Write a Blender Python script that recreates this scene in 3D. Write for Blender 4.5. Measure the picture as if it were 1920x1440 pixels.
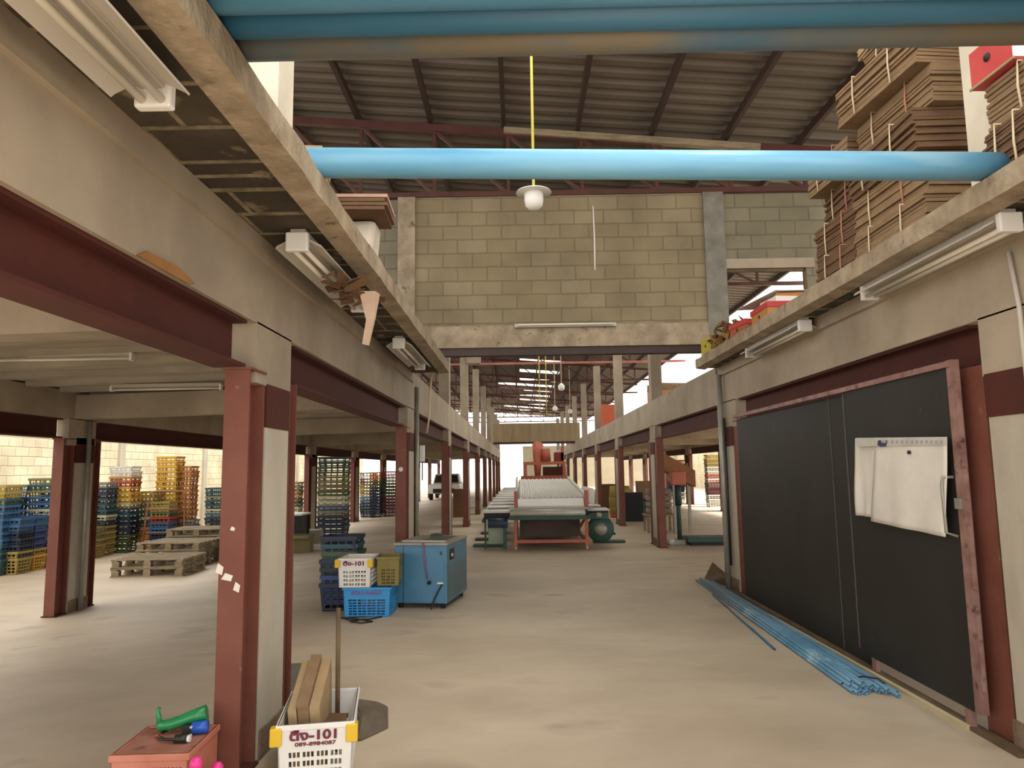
import bpy, math, random
from mathutils import Vector, Matrix
random.seed(7)
S = bpy.context.scene
COL = S.collection
for o in list(bpy.data.objects): bpy.data.objects.remove(o)

# ------------------------------------------------------------------ camera
F = 1350.0; CAMZ = 1.5; VPX, VPY, ROLL = 975.0, 880.0, 0.014
d = Vector(((VPX-960)/F, (VPY-720)/F, 1.0)).normalized()
a = Vector((1, -ROLL, 0)); a = (a - d*a.dot(d)).normalized()
dn = d.cross(a)
if dn.y < 0: dn = -dn
up = -dn                                   # world z in camera coords (right, down, fwd)
RW = Matrix((a, d, up))                    # camera coords -> world
cr, cd, cf = RW.col[0], RW.col[1], RW.col[2]
cam = bpy.data.cameras.new('camera'); camo = bpy.data.objects.new('camera', cam); COL.objects.link(camo)
m = Matrix.Identity(4)
for i in range(3):
    m[i][0] = cr[i]; m[i][1] = -cd[i]; m[i][2] = -cf[i]
m[2][3] = CAMZ
camo.matrix_world = m
cam.sensor_width = 36; cam.lens = F/1920*36; cam.clip_end = 500
S.camera = camo

# ------------------------------------------------------------------ light
S.view_settings.view_transform = 'Standard'; S.view_settings.look = 'None'
S.view_settings.gamma = 1.0; S.view_settings.use_curve_mapping = False
S.view_settings.exposure = 1.45
w = bpy.data.worlds.new('sky'); S.world = w; w.use_nodes = True
bg = w.node_tree.nodes['Background']; bg.inputs[0].default_value = (1.0, 0.964, 0.908, 1); bg.inputs[1].default_value = 1.0
sun = bpy.data.lights.new('sun', 'SUN'); sun.energy = 3.2; sun.angle = math.radians(16); sun.color = (1, .95, .85)
so = bpy.data.objects.new('sun', sun); COL.objects.link(so)
so.rotation_euler = Vector((.42, -.12, .90)).to_track_quat('Z', 'Y').to_euler()

# ------------------------------------------------------------------ materials
def rgb(h):
    v = [int(h[i:i+2], 16)/255 for i in (0, 2, 4)]
    return tuple(((c+.055)/1.055)**2.4 if c > .04045 else c/12.92 for c in v)+(1,)
MATS = {}
def mat(name, c1, c2=None, scale=3.0, rough=.8, bump=0.0, metal=0.0, detail=6, lo=.35, hi=.65, stretch=None, spots=None):
    if name in MATS: return MATS[name]
    m = bpy.data.materials.new(name); m.use_nodes = True; nt = m.node_tree; N = nt.nodes; L = nt.links
    b = N['Principled BSDF']; b.inputs['Roughness'].default_value = rough; b.inputs['Metallic'].default_value = metal
    c1 = rgb(c1); c2 = rgb(c2) if c2 else None
    if c2 is None and not bump:
        b.inputs['Base Color'].default_value = c1
    else:
        g = N.new('ShaderNodeNewGeometry'); mp = N.new('ShaderNodeMapping'); L.new(g.outputs['Position'], mp.inputs[0])
        if stretch: mp.inputs['Scale'].default_value = stretch
        n = N.new('ShaderNodeTexNoise'); n.inputs['Scale'].default_value = scale; n.inputs['Detail'].default_value = detail
        n.inputs['Roughness'].default_value = .62
        L.new(mp.outputs[0], n.inputs['Vector'])
        r = N.new('ShaderNodeValToRGB'); r.color_ramp.elements[0].position = lo; r.color_ramp.elements[1].position = hi
        r.color_ramp.elements[0].color = c1; r.color_ramp.elements[1].color = c2 or c1
        L.new(n.outputs[0], r.inputs[0]); out = r.outputs[0]
        if spots:
            sc, sp, th, wd = spots
            n2 = N.new('ShaderNodeTexNoise'); n2.inputs['Scale'].default_value = sc; n2.inputs['Detail'].default_value = 8
            L.new(mp.outputs[0], n2.inputs['Vector'])
            r2 = N.new('ShaderNodeValToRGB'); r2.color_ramp.elements[0].position = th; r2.color_ramp.elements[1].position = th+wd
            r2.color_ramp.elements[0].color = (0, 0, 0, 1); r2.color_ramp.elements[1].color = (1, 1, 1, 1)
            L.new(n2.outputs[0], r2.inputs[0])
            mx = N.new('ShaderNodeMixRGB'); L.new(r2.outputs[0], mx.inputs[0]); L.new(out, mx.inputs[1]); mx.inputs[2].default_value = rgb(sp)
            out = mx.outputs[0]
        L.new(out, b.inputs['Base Color'])
        if bump:
            bn = N.new('ShaderNodeBump'); bn.inputs['Strength'].default_value = bump; bn.inputs['Distance'].default_value = .02
            nb = N.new('ShaderNodeTexNoise'); nb.inputs['Scale'].default_value = scale*6; nb.inputs['Detail'].default_value = 6
            L.new(mp.outputs[0], nb.inputs['Vector']); L.new(nb.outputs[0], bn.inputs['Height']); L.new(bn.outputs[0], b.inputs['Normal'])
    MATS[name] = m; return m

def block_mat(name, c1, c2, mortar, axis='x', bw=.39, bh=.19, ms=.012, mix=.5):
    m = bpy.data.materials.new(name); m.use_nodes = True; nt = m.node_tree; N = nt.nodes; L = nt.links
    b = N['Principled BSDF']; b.inputs['Roughness'].default_value = .9
    g = N.new('ShaderNodeNewGeometry'); sp = N.new('ShaderNodeSeparateXYZ'); L.new(g.outputs['Position'], sp.inputs[0])
    cb = N.new('ShaderNodeCombineXYZ'); L.new(sp.outputs[0 if axis == 'x' else 1], cb.inputs[0]); L.new(sp.outputs[2], cb.inputs[1])
    nd = N.new('ShaderNodeTexNoise'); nd.inputs['Scale'].default_value = 5; L.new(cb.outputs[0], nd.inputs['Vector'])
    ad = N.new('ShaderNodeVectorMath'); ad.operation = 'MULTIPLY_ADD'; L.new(nd.outputs['Color'], ad.inputs[0]); ad.inputs[1].default_value = (.012, .02, 0); L.new(cb.outputs[0], ad.inputs[2])
    br = N.new('ShaderNodeTexBrick'); L.new(ad.outputs[0], br.inputs['Vector']); br.inputs['Scale'].default_value = 1
    br.inputs['Brick Width'].default_value = bw; br.inputs['Row Height'].default_value = bh; br.inputs['Mortar Size'].default_value = ms
    br.inputs['Mortar Smooth'].default_value = .6; br.inputs['Color1'].default_value = rgb(c1); br.inputs['Color2'].default_value = rgb(c2); br.inputs['Mortar'].default_value = rgb(mortar)
    n = N.new('ShaderNodeTexNoise'); n.inputs['Scale'].default_value = 1.6; n.inputs['Detail'].default_value = 9; L.new(g.outputs['Position'], n.inputs['Vector'])
    r = N.new('ShaderNodeValToRGB'); r.color_ramp.elements[0].position = .3; r.color_ramp.elements[1].position = .7
    r.color_ramp.elements[0].color = (.72, .70, .66, 1); r.color_ramp.elements[1].color = (1.12, 1.1, 1.05, 1); L.new(n.outputs[0], r.inputs[0])
    mx = N.new('ShaderNodeMixRGB'); mx.blend_type = 'MULTIPLY'; mx.inputs[0].default_value = mix*2 if mix < .5 else 1; L.new(br.outputs[0], mx.inputs[1]); L.new(r.outputs[0], mx.inputs[2])
    L.new(mx.outputs[0], b.inputs['Base Color'])
    bn = N.new('ShaderNodeBump'); bn.inputs['Strength'].default_value = .5; bn.inputs['Distance'].default_value = .02; bn.invert = True
    L.new(br.outputs['Fac'], bn.inputs['Height']); L.new(bn.outputs[0], b.inputs['Normal'])
    return m

M_FLOOR = mat('floor_concrete', 'b0a08b', 'ccbca6', .55, .55, .12, detail=10, lo=.36, hi=.66, stretch=(1.0, 1.6, 1), spots=(1.1, '948574', .60, .16))
M_CONC = mat('smooth_concrete', '918372', 'a99b88', 1.4, .85, .15, detail=8)
M_CONCR = mat('rough_concrete', '847560', 'ab9a83', 5, .9, .5, detail=9, spots=(9, '6b5f4c', .62, .08))
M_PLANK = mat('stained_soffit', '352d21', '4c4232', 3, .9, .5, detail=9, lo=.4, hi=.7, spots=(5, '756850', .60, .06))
M_CEIL = mat('ceiling_planks', '8a8172', 'a79d8b', 2, .9, .2, stretch=(.6, 4, 1))
M_RED = mat('oxide_red_steel', '69382b', '764537', 3, .65, .1, spots=(14, '86584e', .68, .05))
M_REDSHADE = mat('shaded_oxide_red', '41160c', '4d1c11', 3, .8, .1)  # same oxide red paint, darkened to hold the shade of the beam recess
M_COLP = mat('grey_column_paint', 'a89f90', 'bbb3a4', 2.5, .8, .2, stretch=(1, 1, .4))
M_BLOCK = block_mat('block_wall', '85785f', '8f836b', '7a6e57', 'x')
M_BLOCKG = block_mat('grey_block_wall', '77715f', '817b69', '6c6656', 'x')
M_YBLOCK = block_mat('yard_block_wall', 'd2c8ae', 'ddd4bd', 'bdb299', 'y')
M_ROOF = mat('roof_sheet', '5a5046', '6c6156', .9, .6, .05, stretch=(.4, 3, 1))
M_ROOFS = mat('roof_steel', '45201a', '552b22', 3, .6)
M_ROOFD = mat('purlin_steel', '33201b', '3b2621', 3, .6)
M_PINK = mat('pink_primer_steel', 'b06a5c', 'c08072', 3, .6)
M_PVC = mat('blue_pvc', '5b9bc2', '74aecb', 1.2, .35, 0, stretch=(.6, 3, 3), spots=(2.2, '9fc3d2', .58, .2))
M_PVCD = mat('dusty_blue_pvc', '2d5d7d', '39708f', 1.0, .4, 0, stretch=(.4, 2, 2))
M_PVCB = mat('dusty_brown_pvc', '6d6453', '3a5f78', .8, .5, 0, stretch=(.7, 1, 1), lo=.46, hi=.6)
M_PIPEF = mat('small_blue_pipe', '4c7a98', '6c98b3', 1.6, .35, 0, spots=(2.5, '9dbccc', .6, .15))
M_WHITE = mat('white_enamel', 'b3aca2', 'bdb6ab', 2, .45)
M_TUBE = mat('white_glass_tube', 'dcd5c6', None, rough=.25)
M_BLACK = mat('black_sheet_metal', '191713', '262320', 1.3, .62, .05, spots=(5, '3a362f', .68, .08))
M_SEAM = mat('seam_grey', '4e4b44', '5c5850', 5, .7)
M_RUSTP = mat('worn_pink_steel', '7a5650', '9a7a72', 8, .6, .2, spots=(10, '4a2f2a', .58, .1))
M_PAPER = mat('white_tarpaulin', 'd6d1c8', 'e2ddd5', 4, .7)
M_INK = mat('dark_ink', '3a3d5c', None, rough=.7)
M_CARD = mat('cardboard', '7d6348', '8d7355', 6, .9, .1, stretch=(1, 1, 4))
M_CARDL = mat('light_cardboard', '9a825f', 'a98f6c', 5, .9, .1)
M_CARDD = mat('brown_cardboard', '5e4530', '70543a', 6, .9, .1, stretch=(1, 1, 5))
M_STRING = mat('cream_string', 'cdbb9c', None, rough=.9)
M_STRINGP = mat('pink_string', 'b07a66', None, rough=.9)
M_BLUEM = mat('blue_machine_paint', '44789a', '4c80a2', 3, .4)
M_STEELG = mat('brushed_grey_steel', '8d8a80', '9c998f', 6, .4, 0, .3)
M_STEEL = mat('pale_steel', 'b9b7b0', 'c6c4bd', 6, .35, 0, .2)
M_DARK = mat('black_rubber', '171717', None, rough=.6)
M_GREEND = mat('dark_green_paint', '24453a', '2d5346', 4, .5)
M_GREEN = mat('green_paint', '1f7a48', '288a55', 4, .3)
M_BLUEC = mat('bright_blue_plastic', '1f55b5', None, rough=.4)
M_ORANGE = mat('orange_paint', 'ab5640', 'b9684f', 3, .5)
M_WOOD = mat('pallet_wood', '786a55', '9c8c72', 4, .9, .3, stretch=(1, 6, 6))
M_WOODD = mat('dark_wood', '54432f', '6a563f', 4, .9, .2)
M_CRED = mat('terracotta_plastic', 'b06a57', 'c4826c', 3, .6, .1)
M_YEL = mat('yellow_plastic', 'd9b32a', None, rough=.4)
M_PINKP = mat('hot_pink_plastic', 'e0358c', None, rough=.4)
M_MAROON = mat('maroon_print', '6b1e33', None, rough=.6)
M_WHITEP = mat('white_plastic', 'e6e4e0', 'dddbd6', 3, .4)
M_SACK = mat('white_sack', 'c9bfae', 'd8cfbf', 4, .9, .3)
M_CABLE = mat('black_cable', '201d1b', None, rough=.5)
M_CORD = mat('yellow_cord', 'd8cf63', None, rough=.5)
M_BAG = mat('brown_canvas', '5b4f42', '6d6153', 6, .95, .4)
M_MAT = mat('grey_mat', '5e594e', '6e695d', 5, .95, .2)
M_REDP = mat('red_print_card', 'b8383a', 'c24a46', 3, .6)
M_YELC = mat('yellow_print_card', 'ad8d3c', 'bfa052', 3, .7)
M_ORC = mat('orange_print_card', 'b5773f', 'c08850', 3, .7)

def translucent_mat():
    m = bpy.data.materials.new('translucent_roof_sheet'); m.use_nodes = True; N = m.node_tree.nodes; L = m.node_tree.links
    N.remove(N['Principled BSDF']); t = N.new('ShaderNodeBsdfTranslucent'); t.inputs[0].default_value = (.9, .9, .86, 1)
    tr = N.new('ShaderNodeBsdfTransparent'); mx = N.new('ShaderNodeMixShader'); mx.inputs[0].default_value = .35
    L.new(t.outputs[0], mx.inputs[1]); L.new(tr.outputs[0], mx.inputs[2]); L.new(mx.outputs[0], N['Material Output'].inputs[0]); return m
M_TRANS = translucent_mat()

# ------------------------------------------------------------------ mesh helpers
class MB:
    def __init__(s): s.v = []; s.f = []; s.sm = []
    def add(s, vs, fs, smooth=False):
        n = len(s.v); s.v += [Vector(p) for p in vs]; s.f += [[i+n for i in f] for f in fs]; s.sm += [smooth]*len(fs); return s
    def box(s, x0, x1, y0, y1, z0, z1):
        return s.add([(x0,y0,z0),(x1,y0,z0),(x1,y1,z0),(x0,y1,z0),(x0,y0,z1),(x1,y0,z1),(x1,y1,z1),(x0,y1,z1)],
                     [(3,2,1,0),(4,5,6,7),(0,1,5,4),(1,2,6,5),(2,3,7,6),(3,0,4,7)])
    def hexa(s, p): return s.add(p, [(3,2,1,0),(4,5,6,7),(0,1,5,4),(1,2,6,5),(2,3,7,6),(3,0,4,7)])
    def bar(s, p, q, wd, ht=None, upv=(0,0,1)):
        p = Vector(p); q = Vector(q); ht = ht or wd; t = (q-p).normalized(); u = Vector(upv)
        if abs(t.dot(u)) > .95: u = Vector((0,1,0))
        sd = t.cross(u).normalized()*wd/2; uu = sd.cross(t).normalized()*ht/2
        return s.add([p-sd-uu, p+sd-uu, q+sd-uu, q-sd-uu, p-sd+uu, p+sd+uu, q+sd+uu, q-sd+uu],
                     [(3,2,1,0),(4,5,6,7),(0,1,5,4),(1,2,6,5),(2,3,7,6),(3,0,4,7)])
    def tube(s, pts, r, n=12, caps=True, rs=None):
        pts = [Vector(p) for p in pts]; rings = []
        u = None
        for i, p in enumerate(pts):
            t = (pts[min(i+1, len(pts)-1)] - pts[max(i-1, 0)]).normalized()
            if u is None:
                u = Vector((0,0,1)) if abs(t.z) < .9 else Vector((1,0,0))
            sd = t.cross(u).normalized(); u = sd.cross(t).normalized()
            rr = rs[i] if rs else r
            rings.append([p + (sd*math.cos(k*2*math.pi/n) + u*math.sin(k*2*math.pi/n))*rr for k in range(n)])
        vs = [v for rg in rings for v in rg]; fs = []
        for i in range(len(pts)-1):
            for k in range(n): fs.append((i*n+k, i*n+(k+1) % n, (i+1)*n+(k+1) % n, (i+1)*n+k))
        s.add(vs, fs, True)
        if caps:
            b = len(s.v)-len(vs); s.f.append(list(range(b+n-1, b-1, -1))); s.sm.append(False)
            e = b+(len(pts)-1)*n; s.f.append(list(range(e, e+n))); s.sm.append(False)
        return s
    def hollow(s, p, q, r, t, n=14):
        p = Vector(p); q = Vector(q); ax = (q-p).normalized(); u = Vector((0,0,1)) if abs(ax.z) < .9 else Vector((1,0,0))
        sd = ax.cross(u).normalized(); uu = sd.cross(ax); vs = []
        for c, rr in ((p, r), (q, r), (q, r-t), (p, r-t)):
            vs += [c + (sd*math.cos(k*2*math.pi/n)+uu*math.sin(k*2*math.pi/n))*rr for k in range(n)]
        fs = []
        for j in range(4):
            for k in range(n): fs.append((j*n+k, j*n+(k+1) % n, ((j+1) % 4)*n+(k+1) % n, ((j+1) % 4)*n+k))
        return s.add(vs, fs, True)
    def lathe(s, c, prof, n=20, axis='z'):
        vs = []
        for r, h in prof:
            for k in range(n):
                A = k*2*math.pi/n; x, y = r*math.cos(A), r*math.sin(A)
                p = {'z': (x, y, h), 'y': (x, h, y), 'x': (h, x, y)}[axis]
                vs.append((c[0]+p[0], c[1]+p[1], c[2]+p[2]))
        fs = [(i*n+k, i*n+(k+1) % n, (i+1)*n+(k+1) % n, (i+1)*n+k) for i in range(len(prof)-1) for k in range(n)]
        return s.add(vs, fs, True)
    def xf(s, mtx):
        s.v = [mtx @ v for v in s.v]; return s
    def build(s, name, material, parent=None, bevel=0, **tags):
        me = bpy.data.meshes.new(name); me.from_pydata([tuple(v) for v in s.v], [], s.f); me.materials.append(material)
        me.polygons.foreach_set('use_smooth', s.sm); me.update()
        import bmesh
        bm = bmesh.new(); bm.from_mesh(me); bmesh.ops.recalc_face_normals(bm, faces=bm.faces)
        if bevel:
            bmesh.ops.bevel(bm, geom=[e for e in bm.edges if e.is_manifold and e.calc_face_angle(0) > .7], offset=bevel, segments=2, affect='EDGES', profile=.5)
        bm.to_mesh(me); bm.free()
        o = bpy.data.objects.new(name, me); COL.objects.link(o)
        if parent: o.parent = parent
        for k, v in tags.items(): o[k] = v
        return o
def R3(x=0, y=0, z=0): return Matrix.Rotation(z, 4, 'Z') @ Matrix.Rotation(y, 4, 'Y') @ Matrix.Rotation(x, 4, 'X')
def T(x, y, z): return Matrix.Translation((x, y, z))
def empty(name, loc, label, cat, group=None, rz=0, rot=None):
    o = bpy.data.objects.new(name, None); COL.objects.link(o); o.location = loc; o.rotation_euler = rot or (0, 0, rz)
    o.empty_display_size = .1
    o['label'] = label; o['category'] = cat
    if group: o['group'] = group
    return o
def tag(o, label, cat, group=None):
    o['label'] = label; o['category'] = cat
    if group: o['group'] = group
    return o
def structure(o): o['kind'] = 'structure'; return o
def dup(root, loc=None, rot=None, label=None, group=None, cat=None):
    r = root.copy(); COL.objects.link(r)
    if loc is not None: r.location = loc
    if rot is not None: r.rotation_euler = rot
    if label: r['label'] = label
    if group: r['group'] = group
    for ch in list(root.children):
        c = ch.copy(); COL.objects.link(c); c.parent = r
        for g in list(ch.children):
            q = g.copy(); COL.objects.link(q); q.parent = c
    return r
def nth(i): return ['first','second','third','fourth','fifth','sixth','seventh','eighth','ninth','tenth','eleventh','twelfth','thirteenth','fourteenth','fifteenth','sixteenth','seventeenth','eighteenth','nineteenth','twentieth'][i]
def fz(x):                                  # floor height: the left bay falls to the yard
    if x > -1.5: return 0.0
    return max(-.2, -.2*(-1.5-x)/4.1)

# ------------------------------------------------------------------ floor, roof, walls
XL, XR = -1.40, 2.60
X2L, X2R = -5.66, 6.9
fl = MB()
xs = [-40, -5.6, -1.5, 45]; zs = [-.2, -.2, 0, 0]
for i in range(3):
    fl.add([(xs[i], -6, zs[i]), (xs[i+1], -6, zs[i+1]), (xs[i+1], 130, zs[i+1]), (xs[i], 130, zs[i]),
            (xs[i], -6, -.4), (xs[i+1], -6, -.4), (xs[i+1], 130, -.4), (xs[i], 130, -.4)], [(0,1,2,3),(4,7,6,5),(0,4,5,1),(2,6,7,3)])
structure(fl.build('floor', M_FLOOR))
ROOF_Y0, ROOF_Y1 = 1.5, 62.0; RX0, RX1 = -6.6, 5.95
def rz(x): return 6.22-.08*x
def roof_profile(y0, y1, x0, x1, mb, pitch=.25):
    n = int(round((y1-y0)/pitch)); vs = []; pr = [(0, 0), (.10, 0), (.13, .05), (.22, .05)]
    for i in range(n):
        for o, h in pr: vs.append((y0+i*pitch+o, h))
    vs.append((y0+n*pitch, 0)); V = []; 
    for y, h in vs: V += [(x0, y, rz(x0)+h), (x1, y, rz(x1)+h), (x0, y, rz(x0)+h+.012), (x1, y, rz(x1)+h+.012)]
    Fs = []
    for i in range(len(vs)-1):
        a_ = 4*i; b_ = a_+4; Fs += [(a_, a_+1, b_+1, b_), (a_+2, b_+2, b_+3, a_+3)]
    mb.add(V, Fs)
# skylight sheets: far rows real, nearer rows unseen and added to brighten the floor
SKY = [(2.25, -1.5, 3.2), (3.75, -1.5, 3.2), (5.25, -1.5, 3.2), (14.0, -1.2, 3.2), (15.5, -1.2, 3.2), (17.5, -1.2, 3.2), (20.0, -1.2, 3.2), (22.5, -1.2, 3.2), (25.0, -1.2, 3.2), (30.5, .06, 1.95), (33.75, .06, 1.95), (37.0, .06, 1.95), (39.5, -1.2, 1.95), (42.0, .3, 1.95), (45.0, .06, 1.95), (48.0, .06, 1.95), (51.0, .3, 1.95), (54.0, -1.2, 1.95), (57.0, .06, 1.95)]
SW = 1.0
rf = MB(); y = ROOF_Y0
for (sy, sx0, sx1) in SKY:
    roof_profile(y, sy, RX0, RX1, rf); roof_profile(sy, sy+SW, RX0, sx0, rf); roof_profile(sy, sy+SW, sx1, RX1, rf); y = sy+SW
roof_profile(y, ROOF_Y1, RX0, RX1, rf)
structure(rf.build('ceiling', M_ROOF))
for i, (sy, sx0, sx1) in enumerate(SKY):
    s_ = MB(); roof_profile(sy, sy+SW, sx0, sx1, s_)
    tag(s_.build('roof_light_sheet', M_TRANS), ('added unseen translucent roof sheet above the large blue pipe, %s of three' % nth(i)) if i < 3 else 'translucent roof sheet beyond the block wall, %s in the row, nearer ones added for light' % nth(i-3), 'skylight', 'translucent roof sheets')
for i in range(13):
    x = -6.15+1.0*i
    p = MB(); p.bar((x, ROOF_Y0, rz(x)-.06), (x, ROOF_Y1, rz(x)-.06), .055, .11)
    tag(p.build('roof_purlin', M_ROOFD), 'dark steel purlin under the roof sheets, %s counted from the left' % nth(i), 'purlin', 'roof purlins')
# trusses
YC = [4.0, 9.2, 14.4, 19.7, 25.0, 30.2, 35.4, 40.6, 45.8, 51.0]
def truss(y, idx, m_bot=M_ROOFS):
    t = empty('roof_truss', (0, y, 5.2), 'red steel lattice truss under the roof, %s one beyond the block wall' % nth(idx-1) if idx else 'red steel lattice truss standing above the block wall', 'truss', 'roof trusses')
    def P(x, z): return (x, 0, z-5.2)
    x0, x1 = RX0+.1, RX1-.1
    MB().bar(P(x0, rz(x0)-.17), P(x1, rz(x1)-.17), .08, .10).build('top_chord', M_ROOFS, t)
    MB().bar(P(x0, 5.19), P(x1, 5.19), .07, .07).build('bottom_chord', m_bot, t)
    if idx == 0:
        MB().box(-.12, 3.3, -.07, -.045, 0, 0).build
        a_ = MB(); a_.bar(P(-.15, rz(-.15)-.16), P(3.3, rz(3.3)-.19), .10, .085); a_.xf(T(0, -.03, 0)); a_.build('timber_board', M_WOOD, t)
    for k in range(12):
        x = -6.1+1.0*k
        MB().bar(P(x, 5.2), P(x, rz(x)-.2), .045).build('web_bar', M_ROOFS, t)
        if k < 11: MB().bar(P(x, rz(x)-.2), P(x+1.0, 5.2), .04).build('web_bar', M_ROOFS, t)
truss(9.35, 0)
for i, yy in enumerate([14.4, 19.7, 25.0, 30.2, 35.4, 40.6, 45.8, 51.0, 56.2]): truss(yy, i+1, M_PINK if i == 2 else M_ROOFS)

# block wall above the aisle at y = 9.2
WY = 9.3; WT = .14
wb = MB()
wb.box(-6.4, -1.57, WY, WY+WT, 2.88, 5.12)
structure(wb.build('wall_left_upper', M_BLOCKG))
wb = MB(); wb.box(-1.36, 2.50, WY, WY+WT, 3.25, 5.14)
structure(wb.build('wall_back', M_BLOCK))
wb = MB(); wb.box(2.75, 5.9, WY, WY+WT, 4.09, 5.12); wb.box(3.82, 5.9, WY, WY+WT, 2.88, 4.09)
structure(wb.build('wall_right_upper', M_BLOCKG))
tag(MB().box(-1.58, -1.35, WY-.04, WY+WT+.02, 2.88, 5.14).build('wall_pillar', M_CONCR), 'rough concrete pillar at the left end of the block wall', 'pillar')
tag(MB().box(2.49, 2.76, WY-.04, WY+WT+.02, 2.88, 5.14).build('wall_pillar', mat('grey_pillar', '6a675d', '88837a', 4, .9, .4)), 'rough concrete pillar at the right end of the block wall', 'pillar')
li = MB(); li.box(-1.35, 2.49, WY-.05, WY+WT+.03, 3.08, 3.265); li.box(-1.35, 2.49, WY-.035, WY+WT, 3.265, 3.37)
tag(li.build('wall_lintel', M_CONCR), 'rough cast concrete lintel under the block wall', 'lintel')
tag(MB().box(-1.35, 2.49, WY-.02, WY+.1, 2.98, 3.08).build('lintel_beam', M_ROOFD), 'dark steel beam under the concrete lintel', 'beam')
tag(MB().box(2.70, 3.92, WY-.03, WY-.001, 4.09, 4.22).build('opening_head', M_CONC), 'pale concrete head above the wall opening on the right', 'lintel')
fr = MB(); fr.box(2.77, 3.80, WY, WY+.05, 4.05, 4.085); fr.box(3.785, 3.82, WY, WY+.05, 2.88, 4.085); 
structure(fr.build('trim_1', M_WOODD))
t = empty('wall_tube_light', (.62, WY-.09, 3.36), 'thin fluorescent batten fixed on the block wall lintel', 'lamp')
MB().box(-.66, .66, 0, .04, -.025, .02).build('batten', M_WHITE, t); MB().tube([(-.62, -.02, 0), (.62, -.02, 0)], .013).build('tube', M_TUBE, t)

tag(MB().tube([(1.03, WY-.012, 4.98), (1.035, WY-.012, 4.5), (1.03, WY-.012, 4.1)], .011, 6).build('wall_paint_streak', M_WHITEP), 'thin white paint streak running down the middle of the block wall', 'cable')  # white paint streak on the blocks, shaped as a thin tube
# yard wall on the far left
yw = MB(); yw.box(-10.2, -10.0, 2, 46, -.2, 3.1); structure(yw.build('wall_left', M_YBLOCK))
for i, yy in enumerate([8.3, 13.2, 18.0, 22.8, 27.6, 32.4, 37.2]):
    tag(MB().box(-10.0, -9.93, yy-.12, yy+.12, -.2, 3.1).build('yard_wall_pillar', M_COLP), 'concrete pillar in the yard wall, %s from the near end' % nth(i), 'pillar', 'yard wall pillars')
# far partition over the aisle at y = 34
fp = MB(); fp.box(-1.25, 2.85, 34.0, 34.12, 2.78, 3.66); o = fp.build('wall_far', mat('far_panel', '8e7a5c', 'a3906f', 1.2, .9, 0, stretch=(4, 1, .5))); structure(o)
tag(MB().box(-1.25, 2.85, 33.97, 34.15, 2.68, 2.78).build('partition_beam', M_ROOFD), 'dark beam along the bottom of the far boarded partition', 'beam')
structure(MB().box(.25, 13.0, 60.0, 60.2, 0, 3.4).build('wall_end', mat('far_wall_plaster', 'a39a86', 'b3aa95', .8, .9)))
# right side boundary
rw = MB(); rw.box(13.0, 13.2, 14, 75, 0, 3.0); structure(rw.build('wall_right', M_YBLOCK))

# ------------------------------------------------------------------ mezzanine decks
def deck(x0, x1, z0, z1, y0, y1, name, label):     # planks across the bay, soffit joints real
    t = MB(); n = int((y1-y0)/.38)
    for i in range(n):
        a_ = y0+i*.38
        t.hexa([(x0,a_+.02,z0),(x1,a_+.02,z1),(x1,a_+.36,z1),(x0,a_+.36,z0),(x0,a_+.02,z0+.1),(x1,a_+.02,z1+.1),(x1,a_+.36,z1+.1),(x0,a_+.36,z0+.1)])
    t.hexa([(x0,y0,z0+.045),(x1,y0,z1+.045),(x1,y1,z1+.045),(x0,y1,z0+.045),(x0,y0,2.88),(x1,y0,2.88),(x1,y1,2.88),(x0,y1,2.88)])
    k = y0+.2
    while k < y1-.2:
        u0 = x0+(.26 if x0 < 0 else 0); u1 = x1-(0 if x0 < 0 else .22)
        t.hexa([(u0,k,z0-.05),(u1,k,z1-.055),(u1,k+.13,z1-.055),(u0,k+.13,z0-.05),(u0,k-.02,z0+.04),(u1,k-.02,z1+.04),(u1,k+.15,z1+.04),(u0,k+.15,z0+.04)]); k += .62
    return tag(t.build(name, M_CEIL), label, 'floor deck')
deck(-5.9, -1.64, 2.575, 2.675, -2.0, 52.0, 'mezzanine_deck', 'grey plank deck forming the ceiling of the left bay')
deck(2.84, 7.1, 2.675, 2.615, -2.0, 52.0, 'mezzanine_deck', 'grey plank deck forming the ceiling of the right bay')
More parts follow.
